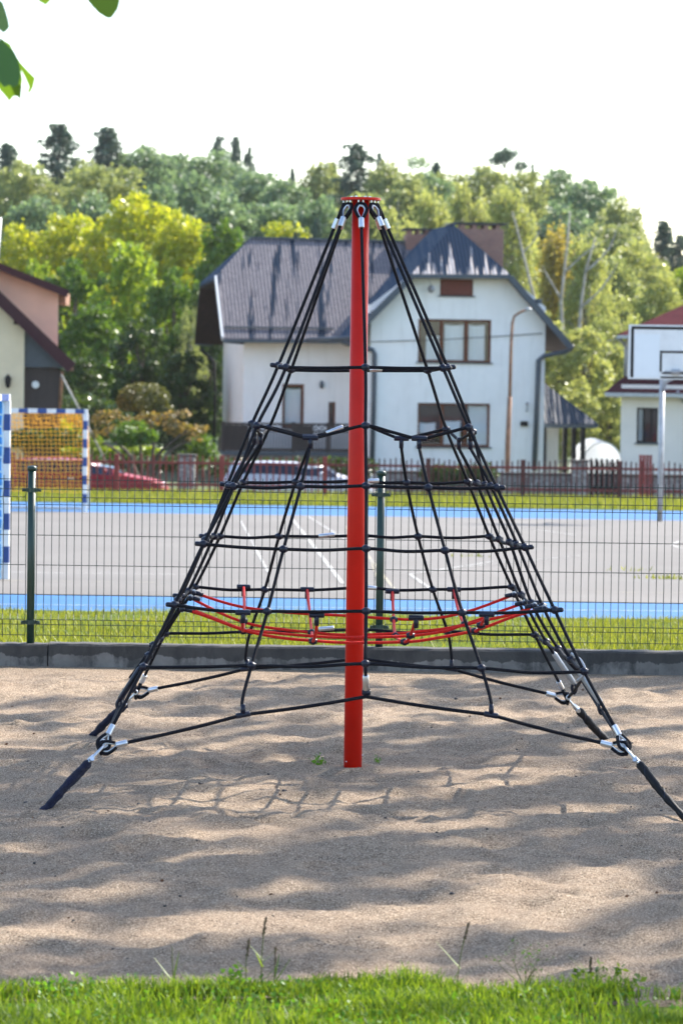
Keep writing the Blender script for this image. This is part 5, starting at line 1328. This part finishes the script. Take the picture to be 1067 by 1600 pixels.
def reg(kind, res, mat, bark):
    (vs, fs), mb = res
    PR.setdefault(kind, []).append((mesh_only(kind + '_crown', vs, fs, mat), mesh_only(kind + '_trunk', mb.v, mb.f, bark, True)))
for q in range(3): reg('broad', proto_broad(60, 15000, .145), LM['mid'], M['bark'])
for q in range(2): reg('big', proto_broad(85, 19000, .140, .04, (.5, 1.05)), LM['mid'], M['bark'])
for q in range(2): reg('open', proto_broad(40, 9500, .115, .14, (.5, .95)), LM['lime'], M['palebark'])
for q in range(3): reg('near', proto_broad(75, 17000, .165, .04, (.45, .95)), LM['mid'], M['bark'])
reg('birch', proto_birch(11, 46, 7500, .115), LM['birch'], M['palebark']); reg('birch', proto_birch(23, 52, 8200, .115), LM['birch'], M['palebark'])
random.seed(5)
reg('spruce', proto_conifer(36, 19000, .12, 1.0, .06, .35), LM['conifer'], M['bark']); reg('spruce', proto_conifer(31, 15000, .12, 1.08, .16, .45), LM['conifer'], M['bark'])
reg('pine', proto_pine(5200, .17), LM['conifer'], M['bark'])
used = {}
def tree(kind, px, ty, hw, D, mat, label, name, group=None, base=None, rz=None, bark=None, cat='tree'):
    if D > 175 and kind in ('broad', 'big', 'open'): hw *= 1.45
    t = W(px, ty, D); zb = terr(t.x, D) if base is None else base
    hgt = t.z - zb; sc_ = hw / F * D / 3.0
    v = used.get(kind, 0); used[kind] = v + 1
    crown, trunk = PR[kind][v % len(PR[kind])]
    e = empty(name, (t.x, D, zb), label, cat, group)
    e.scale = (sc_, sc_, hgt / 10.1); e.rotation_euler = (0, 0, random.uniform(0, 6.28) if rz is None else rz)
    for nm, me, mt in (('trunk', trunk, bark), ('crown', crown, LM[mat])):
        o = bpy.data.objects.new(nm, me); COL.objects.link(o); o.parent = e
        if mt is not None: o.material_slots[0].link = 'OBJECT'; o.material_slots[0].material = mt
    return e
HG = 'trees on the wooded hill'; WG = 'trees between the houses'; BG = 'pale birches behind the white house'
T = tree
# skyline on the hill, left to right
T('spruce', 12, 216, 66, 236, 'conifer', 'dark spruce with a thin tip at the far left of the skyline', 'spruce_tree', HG)
T('spruce', 93, 180, 88, 228, 'conifer', 'tallest dark ragged spruce on the skyline, above the cream house', 'spruce_tree', HG)
T('spruce', 169, 190, 82, 240, 'conifer', 'second tall dark spruce on the skyline, right of the tallest', 'spruce_tree', HG)
T('big', 28, 234, 44, 205, 'olive', 'olive leafy tree in front of the far left spruce', 'leafy_tree', HG)
T('broad', 130, 242, 40, 214, 'olive', 'small olive tree beneath the gap between the two tall spruces', 'leafy_tree', HG)
T('big', 172, 236, 72, 196, 'olive', 'broad domed olive tree below the second tall spruce', 'leafy_tree', HG)
T('broad', 230, 220, 50, 240, 'blue', 'rounded grey-green tree right of the second tall spruce', 'leafy_tree', HG)
T('broad', 278, 231, 44, 244, 'blue', 'grey-green skyline tree left of the trio of distant spruces', 'leafy_tree', HG)
T('spruce', 342, 200, 38, 278, 'conifer', 'leftmost of three small distant spruces above the wing roof', 'spruce_tree', HG)
T('spruce', 369, 205, 34, 280, 'conifer', 'middle of three small distant spruces above the wing roof', 'spruce_tree', HG)
T('spruce', 389, 218, 28, 282, 'conifer', 'rightmost and smallest of three distant spruces above the wing roof', 'spruce_tree', HG)
T('big', 345, 222, 62, 232, 'blue', 'wide blue-green tree in front of three distant spruces', 'leafy_tree', HG)
T('broad', 308, 262, 46, 212, 'blue', 'dusky green tree above the yellow treetops left of the wing roof', 'leafy_tree', HG)
T('big', 402, 252, 58, 226, 'blue', 'sloping blue-green tree left of the skyline dip', 'leafy_tree', HG)
T('spruce', 457, 256, 20, 262, 'conifer', 'lone thin spruce tip in the skyline dip', 'spruce_tree', HG)
T('broad', 446, 274, 42, 216, 'blue', 'grey-green tree filling the skyline dip', 'leafy_tree', HG)
T('broad', 506, 244, 40, 232, 'olive', 'light green tree left of the dark conifer behind the mast', 'leafy_tree', HG)
T('spruce', 558, 212, 84, 222, 'conifer', 'big dark conifer on the skyline behind the mast head', 'spruce_tree', HG)
T('spruce', 520, 246, 26, 250, 'conifer', 'small dark spruce left of the big conifer behind the mast', 'spruce_tree', HG)
T('spruce', 594, 228, 26, 262, 'conifer', 'small spruce tip just right of the big conifer behind the mast', 'spruce_tree', HG)
T('broad', 608, 242, 38, 216, 'olive', 'yellowish olive tree right of the big conifer behind the mast', 'leafy_tree', HG)
T('open', 640, 220, 42, 246, 'blue', 'airy grey-green tree poking above the skyline right of the mast', 'leafy_tree', HG)
T('spruce', 682, 246, 32, 244, 'conifer', 'squat dark conifer on the skyline above the gable', 'spruce_tree', HG)
T('broad', 668, 262, 44, 208, 'blue', 'shadowy green tree below the squat conifer', 'leafy_tree', HG)
T('pine', 790, 231, 44, 246, 'conifer', 'flat topped dark pine on the skyline above the chimney', 'pine_tree', HG)
T('spruce', 832, 244, 16, 262, 'conifer', 'tiny spruce tip right of the flat topped pine', 'spruce_tree', HG)
T('broad', 872, 254, 44, 232, 'blue', 'rounded blue-green tree on the right shoulder of the hill', 'leafy_tree', HG)
T('big', 922, 266, 58, 226, 'blue', 'large dark green tree on the right shoulder of the hill', 'leafy_tree', HG)
T('broad', 966, 302, 42, 214, 'olive', 'lime edged tree where the hill drops at the right', 'leafy_tree', HG)
T('spruce', 1036, 338, 54, 226, 'conifer', 'left one of the dark conifers at the right picture edge', 'spruce_tree', HG)
T('spruce', 1064, 358, 54, 222, 'conifer', 'right one of the dark conifers at the right picture edge', 'spruce_tree', HG)
T('broad', 1012, 398, 36, 206, 'olive', 'low olive tree left of the dark conifers at the right edge', 'leafy_tree', HG)
T('broad', 880, 310, 50, 200, 'blue', 'dark blue-green tree below the right shoulder of the hill', 'leafy_tree', HG)
T('big', 702, 252, 52, 222, 'olive', 'olive tree on the ridge between the airy tree and the chimney birches', 'leafy_tree', HG)
T('big', 756, 243, 50, 218, 'olive', 'olive tree on the ridge left of the flat topped pine', 'leafy_tree', HG)
T('big', 822, 248, 46, 214, 'olive', 'olive tree on the ridge right of the flat topped pine', 'leafy_tree', HG)
T('broad', 640, 262, 48, 204, 'olive', 'olive tree below the airy ridge tree', 'leafy_tree', HG)
T('big', 58, 240, 50, 200, 'olive', 'olive tree between the far left spruce and the tallest spruce', 'leafy_tree', HG)
T('big', 950, 330, 52, 188, 'olive', 'pale olive tree low on the falling right end of the hill', 'leafy_tree', HG)
T('big', 1000, 362, 48, 178, 'birch', 'soft pale tree at the foot of the hill left of the dark right conifers', 'leafy_tree', HG)
# middle rows
T('broad', 60, 300, 50, 188, 'blue', 'shaded blue-green tree under the tallest spruce', 'leafy_tree', HG)
T('broad', 250, 278, 44, 184, 'blue', 'grey-green tree behind the big yellow tree', 'leafy_tree', HG)
T('broad', 350, 290, 56, 186, 'blue', 'shaded blue-green tree above the left roof corner', 'leafy_tree', HG)
T('big', 425, 296, 62, 188, 'blue', 'wide shaded blue-green tree above the wing ridge', 'leafy_tree', HG)
T('broad', 500, 300, 52, 184, 'blue', 'blue-green tree above the right end of the wing ridge', 'leafy_tree', HG)
T('broad', 570, 290, 50, 180, 'olive', 'olive tree directly behind the mast head', 'leafy_tree', HG)
T('broad', 150, 290, 45, 182, 'blue', 'grey-green tree between the yellow treetops and olive dome', 'leafy_tree', HG)
# yellow-green belt
T('big', 30, 330, 82, 152, 'yellow', 'yellow-green tree rising behind the cream house roof', 'leafy_tree', WG)
T('big', 112, 306, 84, 150, 'yellow', 'yellow-green tree with a peaked top left of the biggest yellow tree', 'leafy_tree', WG)
T('big', 218, 278, 116, 148, 'yellow', 'biggest bright yellow-green tree at the left', 'leafy_tree', WG)
T('broad', 284, 322, 74, 144, 'yellow', 'yellow-green tree leaning right beside the biggest yellow one', 'leafy_tree', WG)
T('broad', 445, 334, 80, 158, 'yellow', 'yellow-green treetop peeking over the wing ridge', 'leafy_tree', WG)
T('broad', 536, 352, 42, 158, 'olive', 'dull green treetop over the ridge left of the mast', 'leafy_tree', WG)
T('spruce', 496, 330, 36, 146, 'conifer', 'small dark spruce peeking over the wing ridge', 'spruce_tree', WG)
T('spruce', 462, 346, 28, 147, 'conifer', 'tiny dark spruce left of the one peeking over the wing ridge', 'spruce_tree', WG)
T('near', 350, 326, 60, 136, 'mid', 'glossy mid green tree touching the left roof corner', 'leafy_tree', WG)
T('near', 390, 372, 40, 140, 'dark', 'dark green tree just behind the left roof corner', 'leafy_tree', WG)
T('near', 118, 384, 74, 134, 'mid', 'glossy large leaved green tree beside the salmon wall', 'leafy_tree', WG)
T('near', 60, 392, 52, 138, 'lime', 'lime green tree over the salmon house roof', 'leafy_tree', WG)
T('near', 205, 362, 70, 130, 'lime', 'lime green tree with a visible dark stem in front of the biggest yellow tree', 'leafy_tree', WG)
T('near', 275, 398, 62, 128, 'mid', 'mid green tree left of the white house wing', 'leafy_tree', WG)
T('near', 322, 440, 50, 126, 'dark', 'dark green tree close to the brown soffit of the wing', 'leafy_tree', WG)
T('open', 300, 460, 30, 121, 'olive', 'slender yellowish tree beside the wing end wall', 'leafy_tree', WG)
T('near', 150, 462, 66, 124, 'mid', 'broad shaded bush-like tree right of the lean-to', 'leafy_tree', WG)
T('near', 225, 480, 60, 120, 'dark', 'dark leafy tree above the clipped topiary', 'leafy_tree', WG)
T('near', 290, 540, 54, 117, 'dark', 'dark shrubby tree behind the orange leaved shrub', 'leafy_tree', WG)
T('near', 130, 548, 50, 116, 'dark', 'dark shrubby tree behind the goal net', 'leafy_tree', WG)
# birches and light trees behind the white house
T('birch', 622, 292, 60, 158, 'birch', 'pale birch left of the gable peak', 'birch_tree', BG)
T('birch', 676, 270, 58, 162, 'birch', 'pale birch rising above the small chimney', 'birch_tree', BG)
T('birch', 735, 252, 62, 166, 'birch', 'tall pale birch rising above the brick chimney', 'birch_tree', BG)
T('birch', 800, 262, 66, 158, 'birch', 'tall thin leaved birch right of the brick chimney', 'birch_tree', BG)
T('open', 700, 320, 62, 148, 'lime', 'lime leafed tree behind the brick chimney', 'leafy_tree', BG)
T('open', 640, 330, 52, 150, 'birch', 'light tree behind the left slope of the gable roof', 'leafy_tree', BG)
T('broad', 770, 340, 56, 172, 'birch', 'pale leafy tree filling the gap behind the chimney birches', 'leafy_tree', BG)
T('birch', 878, 318, 66, 140, 'orange', 'birch with faintly orange buds and bare grey stem', 'birch_tree', BG)
T('birch', 918, 344, 62, 138, 'birch', 'forked birch with a pale stem right of the orange budded one', 'birch_tree', BG)
T('broad', 840, 380, 52, 165, 'birch', 'soft pale green tree right of the roof edge', 'leafy_tree', BG)
T('big', 905, 402, 66, 160, 'birch', 'soft pale green tree behind the forked birch', 'leafy_tree', BG)
T('broad', 968, 392, 54, 156, 'olive', 'yellowish tree above the maroon roof', 'leafy_tree', BG)
T('open', 960, 430, 52, 134, 'birch', 'thin yellow-green tree left of the backboard', 'leafy_tree', BG)
T('big', 1030, 410, 60, 150, 'birch', 'pale green tree behind the maroon upper roof', 'leafy_tree', BG)
T('broad', 1078, 402, 46, 152, 'lime', 'pale green tree at the right picture edge above the roof', 'leafy_tree', BG)
T('near', 846, 470, 60, 128, 'birch', 'light green tree behind the right eaves of the white house', 'leafy_tree', BG)
T('near', 912, 500, 62, 125, 'birch', 'glossy light green tree behind the porch roof', 'leafy_tree', BG)
T('near', 962, 528, 48, 127, 'birch', 'light green tree touching the maroon lower roof', 'leafy_tree', BG)
T('near', 898, 590, 46, 121, 'birch', 'green bush-like tree behind the porch posts', 'leafy_tree', BG)
T('near', 955, 600, 40, 122, 'birch', 'green bush-like tree behind the white tarpaulin', 'leafy_tree', BG)

# bare stems and a dead branch seen against the birches
def stem(px, base, pts, r0, label, name='bare_tree', D=133):
    b = W(pts[0][0], pts[0][1], D); e = empty(name, (b.x, D, terr(b.x, D)), label, 'tree', 'bare pale stems behind the white house')
    main = [V((b.x, D, terr(b.x, D)))] + [W(x, y, D) for x, y in pts]; n = len(main)
    MB().tube(main, [r0 * (1 - .75 * i / (n - 1)) for i in range(n)], 8, smooth=0).build('trunk', M['palebark'], e, smooth=True)
    return e
e = stem(876, 0, [(880, 560), (876, 470), (884, 400), (890, 330)], .10, 'grey bare stem left of the forked pale one')
for pl in ([(882, 425), (915, 395), (950, 372)], [(878, 470), (860, 440), (846, 415)]): MB().tube([W(x, y, 133) for x, y in pl], [.05, .035, .012], 6, smooth=3).build('branch', M['palebark'], e, smooth=True)
e = stem(905, 0, [(902, 590), (903, 530), (908, 470), (915, 420), (930, 370)], .11, 'forked pale bare stem with an arching side branch')
for pl in ([(905, 560), (925, 540), (950, 533), (967, 528)], [(908, 480), (940, 450), (965, 410)], [(914, 425), (950, 390), (965, 350)]): MB().tube([W(x, y, 133) for x, y in pl], [.06, .04, .015], 6, smooth=3).build('branch', M['palebark'], e, smooth=True)
e = stem(815, 0, [(835, 470), (820, 410), (808, 360), (800, 330)], .08, 'leaning pale bare stem right of the brick chimney')
MB().tube([W(x, y, 133) for x, y in ((815, 395), (835, 375), (846, 350))], [.04, .03, .012], 6, smooth=3).build('branch', M['palebark'], e, smooth=True)

# ------------------------------------------------------------------ garden shrubs
def leafblob(cs, leaves, size, tight=0):
    P_ = []
    for (c, rx, ry, rz) in cs:
        m_ = int(leaves * rx * rz); v = rng.normal(size=(m_, 3)); v /= np.linalg.norm(v, axis=1)[:, None]; v *= (.82 + .2 * rng.random(m_) + .02 * rng.normal(size=m_))[:, None] if tight else (.55 + .5 * rng.random(m_) ** .6 + .12 * rng.normal(size=m_))[:, None]
        P_.append(np.array(c) + v * np.array([rx, ry, rz]))
    return cards(np.concatenate(P_), size)
def shrub(name, label, px, D, blobs, mat, size, leaves, stems=None, cat='shrub', group=None, bark='bark', tight=0):
    b = W(px, 730, D); zb = terr(b.x, D); e = empty(name, (b.x, D, zb), label, cat, group)
    k = D / F; cs = []
    for (x, y, rx, ry) in blobs:
        c = W(x, y, D); cs.append((tuple(c), rx * k, min(rx, ry * 2) * k, ry * k))
    vs, fs = leafblob(cs, leaves, size, tight); mesh_obj('foliage', vs - np.array(ORIG[e.name]), fs, LM[mat], e, ORIG[e.name])
    mb = MB()
    for pl in (stems or [[(px, 735), (blobs[0][0], blobs[0][1])]]):
        pts = [W(x, y, D + random.uniform(-.3, .3)) for x, y in pl]; pts[0] = V((pts[0].x, D, zb - .05)); n = len(pts)
        mb.tube(pts, [.07 * (1 - .7 * i / max(1, n - 1)) for i in range(n)], 7, smooth=3)
    mb.build('stems', M[bark], e, smooth=True); return e
shrub('clipped_topiary', 'clipped dark mushroom shaped topiary above the orange leaved shrub', 225, 103, [(226, 620, 40, 22), (238, 637, 33, 9), (204, 627, 22, 16)], 'topiary', .045, 9000, [[(222, 740), (222, 690), (224, 630)]], tight=1)
blo = [(160 + 21 * i + random.uniform(-6, 6), 660 + random.uniform(-9, 12) + abs(i - 3.5) * 2.2, 13 + random.uniform(-4, 5), 9 + random.uniform(-2, 4)) for i in range(8)] + [(158 + 22 * i, 650 + random.uniform(-4, 8), 11, 7) for i in range(7)] + [(176, 674, 15, 8), (280, 674, 17, 9), (302, 684, 12, 6), (150, 678, 11, 7)]
shrub('orange_shrub', 'spreading shrub with orange young leaves and crooked bare stems', 235, 97, blo, 'rust', .075, 1500,
      [[(222, 745), (205, 715), (180, 690), (165, 672)], [(225, 745), (220, 700), (212, 668)], [(230, 745), (245, 715), (270, 690), (292, 672)], [(228, 745), (240, 700), (238, 665)], [(232, 745), (262, 708), (300, 688)], [(220, 745), (190, 712), (158, 690)]])
shrub('round_bush', 'bright green rounded bush inside the orange shrub', 208, 95.5, [(208, 674, 27, 17), (230, 681, 18, 12), (188, 680, 15, 12), (205, 690, 20, 9)], 'mid', .07, 2600)
shrub('low_hedge', 'lime green clipped hedge behind the orange shrub stems', 190, 99.5, [(150 + 18 * i, 706, 15, 8) for i in range(6)], 'hedge', .06, 5200, cat='hedge', group='clipped hedges behind the cars')
shrub('low_hedge', 'short lime green clipped hedge behind the left end of the goal net', 30, 99.5, [(8 + 16 * i, 709, 14, 9) for i in range(3)], 'hedge', .06, 5200, cat='hedge', group='clipped hedges behind the cars')
shrub('low_hedge', 'lime green clipped hedge seen through the middle of the goal net', 105, 99.8, [(92 + 15 * i, 708, 14, 8) for i in range(3)], 'hedge', .06, 5200, cat='hedge', group='clipped hedges behind the cars')
shrub('low_hedge', 'dark green base hedge running under the lime hedges', 150, 98.8, [(-10 + 24 * i, 724, 20, 12) for i in range(14)], 'dark', .08, 2400, cat='hedge', group='clipped hedges behind the cars')
shrub('garden_bush', 'yellowish ball bush seen through the orange goal net', 85, 100.5, [(80, 672, 30, 18), (105, 682, 22, 16)], 'hedge', .07, 2600)
shrub('garden_bush', 'orange tinged bush behind the top of the goal net', 60, 102, [(50, 655, 26, 16), (90, 655, 26, 14), (118, 660, 18, 12)], 'rust', .08, 1500)
shrub('garden_bush', 'small light bush right of the goal post', 142, 98.2, [(146, 690, 14, 11)], 'hedge', .06, 3600)
shrub('garden_bush', 'dark green bush under the lean-to eaves', 125, 108, [(130, 640, 40, 24), (170, 650, 36, 22), (100, 655, 24, 20)], 'dark', .09, 1500)
shrub('garden_bush', 'grassy green bush at the foot of the wing end wall', 318, 105, [(316, 700, 22, 20), (300, 715, 18, 14)], 'mid', .08, 2200)
shrub('dark_hedge', 'dark hedge above stone wall behind red pickets', 715, 90.4, [(668 + 12 * i, 742, 13, 15) for i in range(9)], 'dark', .06, 3600, cat='hedge')
shrub('dark_hedge', 'low dark hedge behind the silver car', 470, 98, [(340 + 18 * i, 730, 18, 14) for i in range(14)], 'dark', .08, 1500, cat='hedge')
shrub('garden_bush', 'dark bush behind the orange goal net and red car', 90, 97.5, [(20 + 25 * i, 684, 24, 13) for i in range(5)], 'dark', .09, 1300)

# ------------------------------------------------------------------ big tree standing left of the picture, one bough hangs into it
LT = 8.6
e = empty('linden_tree', (-2.6, LT + .3, 0), 'linden tree at the left whose broad green leaves hang into the top left corner', 'tree')
MB().tube([(-2.6, LT + .3, -.2), (-2.62, LT + .3, 1.5), (-2.55, LT + .25, 3.2), (-2.7, LT + .2, 5.2)], [.2, .16, .13, .05], 12, smooth=4).build('trunk', M['bark'], e, smooth=True)
tw = [V((-2.56, LT + .25, 3.0)), W(-420, -140, LT), W(-150, -95, LT), W(40, -45, LT), W(200, -60, LT)]
MB().tube(tw, [.06, .035, .016, .008, .003], 8, smooth=5).tube([W(-150, -95, LT), W(-60, -20, LT), W(-14, 48, LT)], [.01, .006, .003], 6, smooth=4).build('bough', M['bark'], e, smooth=True)
def bigleaf(stem_, pts, D_, tilt, mat='linden', fold=.01):
    ps = [W(x, y, D_) for x, y in pts]; c = sum(ps, V((0, 0, 0))) / len(ps); n = len(ps); mb = MB(); vs = []
    for i, p in enumerate(ps): vs.append(p + V((0, tilt * ((p - c).x * 1.2 + (p - c).z * .5), 0)))
    mb.add(vs, [tuple(range(n))])
    o = mb.build('leaf', LM[mat], e)
    MB().tube([W(*stem_, D_), ps[0]], .0015, 5).build('leaf_stalk', LM['stalk'], o)
bigleaf((-10, -30), [(-6, -4), (4, 2), (9, 16), (13, 30), (15, 42), (11, 48), (6, 52), (0, 47), (-12, 40), (-22, 20), (-18, 0)], LT, .6)
bigleaf((-14, 48), [(-8, 58), (4, 62), (14, 72), (22, 80), (28, 92), (31, 106), (32, 120), (29, 132), (22, 136), (16, 133), (8, 137), (0, 128), (-14, 110), (-20, 85), (-16, 66)], LT - .02, .5)
bigleaf((-14, 48), [(-6, 60), (8, 64), (18, 70), (28, 92), (34, 108), (37, 124), (35, 140), (33, 157), (28, 151), (22, 150), (14, 158), (8, 150), (0, 141), (-12, 122), (-16, 85)], LT + .05, -.5, 'backlit_leaf')
bigleaf((-14, 48), [(10, 66), (20, 76), (32, 97), (46, 112), (57, 123), (53, 137), (46, 147), (43, 141), (46, 136), (38, 118), (30, 104), (18, 88)], LT + .08, -.7, 'backlit_leaf')
bigleaf((170, -50), [(140, -6), (138, 2), (146, 12), (156, 22), (168, 29), (175, 28), (179, 22), (184, 14), (187, 2), (188, -14), (176, -32), (160, -38), (146, -24)], LT + .04, .4, 'backlit_leaf')
bigleaf((78, -48), [(56, -12), (60, 1), (72, 8), (79, 2), (86, -12), (80, -30), (66, -34)], LT, -.4, 'backlit_leaf')

# ------------------------------------------------------------------ shade trees right of the picture, outside the frame: they dapple the sand
def shade(x, y, h, rad, label, seed, low=.36, n=4700, nc=66):
    random.seed(seed); (vs, fs), mb = proto_broad(nc, n, .15, low, (.22, .52))
    e = empty('shade_tree', (x, y, 0), label, 'tree', 'tall trees right of the sandpit')
    s_ = np.array([rad / 3, rad / 3, h / 10]); k = mesh_obj('crown', vs * s_, fs, LM['mid'], e, V((x, y, 0))); 
    MB().tube([(x, y, -.3), (x + .06, y, h * .3), (x - .05, y + .1, h * .6), (x, y, h * .92)], [.24, .2, .12, .03], 10, smooth=3).build('trunk', M['bark'], e, smooth=True)
SHADE = [(10.6, 26.3, 17, 4.0, 51, .46), (14.0, 23.2, 18, 3.9, 52, .48), (9.2, 22.0, 16, 3.2, 53, .56), (13.2, 28.6, 18, 3.8, 54, .50)]
SN = [8000, 4700, 4900, 5200]
SL = ['tall leafy tree just right of the picture beyond the kerb', 'broad leafy tree farther right of the picture on the lawn', 'slim leafy tree right of the picture near the wire fence', 'tallest leafy tree far right of the picture']
for (x, y, h, r_, s_, lo), lb, nn in zip(SHADE, SL, SN): shade(x, y, h, r_, lb, s_, lo, nn)

# ------------------------------------------------------------------ air
mt, nt = newmat('thin_haze')
pv = nd(nt, 'ShaderNodeVolumePrincipled', Density=HAZE, Anisotropy=.2); pv.inputs['Color'].default_value = (.93, .96, 1, 1)
o_ = nt.nodes.new('ShaderNodeOutputMaterial'); nt.links.new(pv.outputs[0], o_.inputs['Volume'])
hz = MB().box((0, 190, 24), (480, 540, 74)).build('haze', mt, kind='stuff', label='thin pale air haze over the valley and wooded hill', cat='haze')
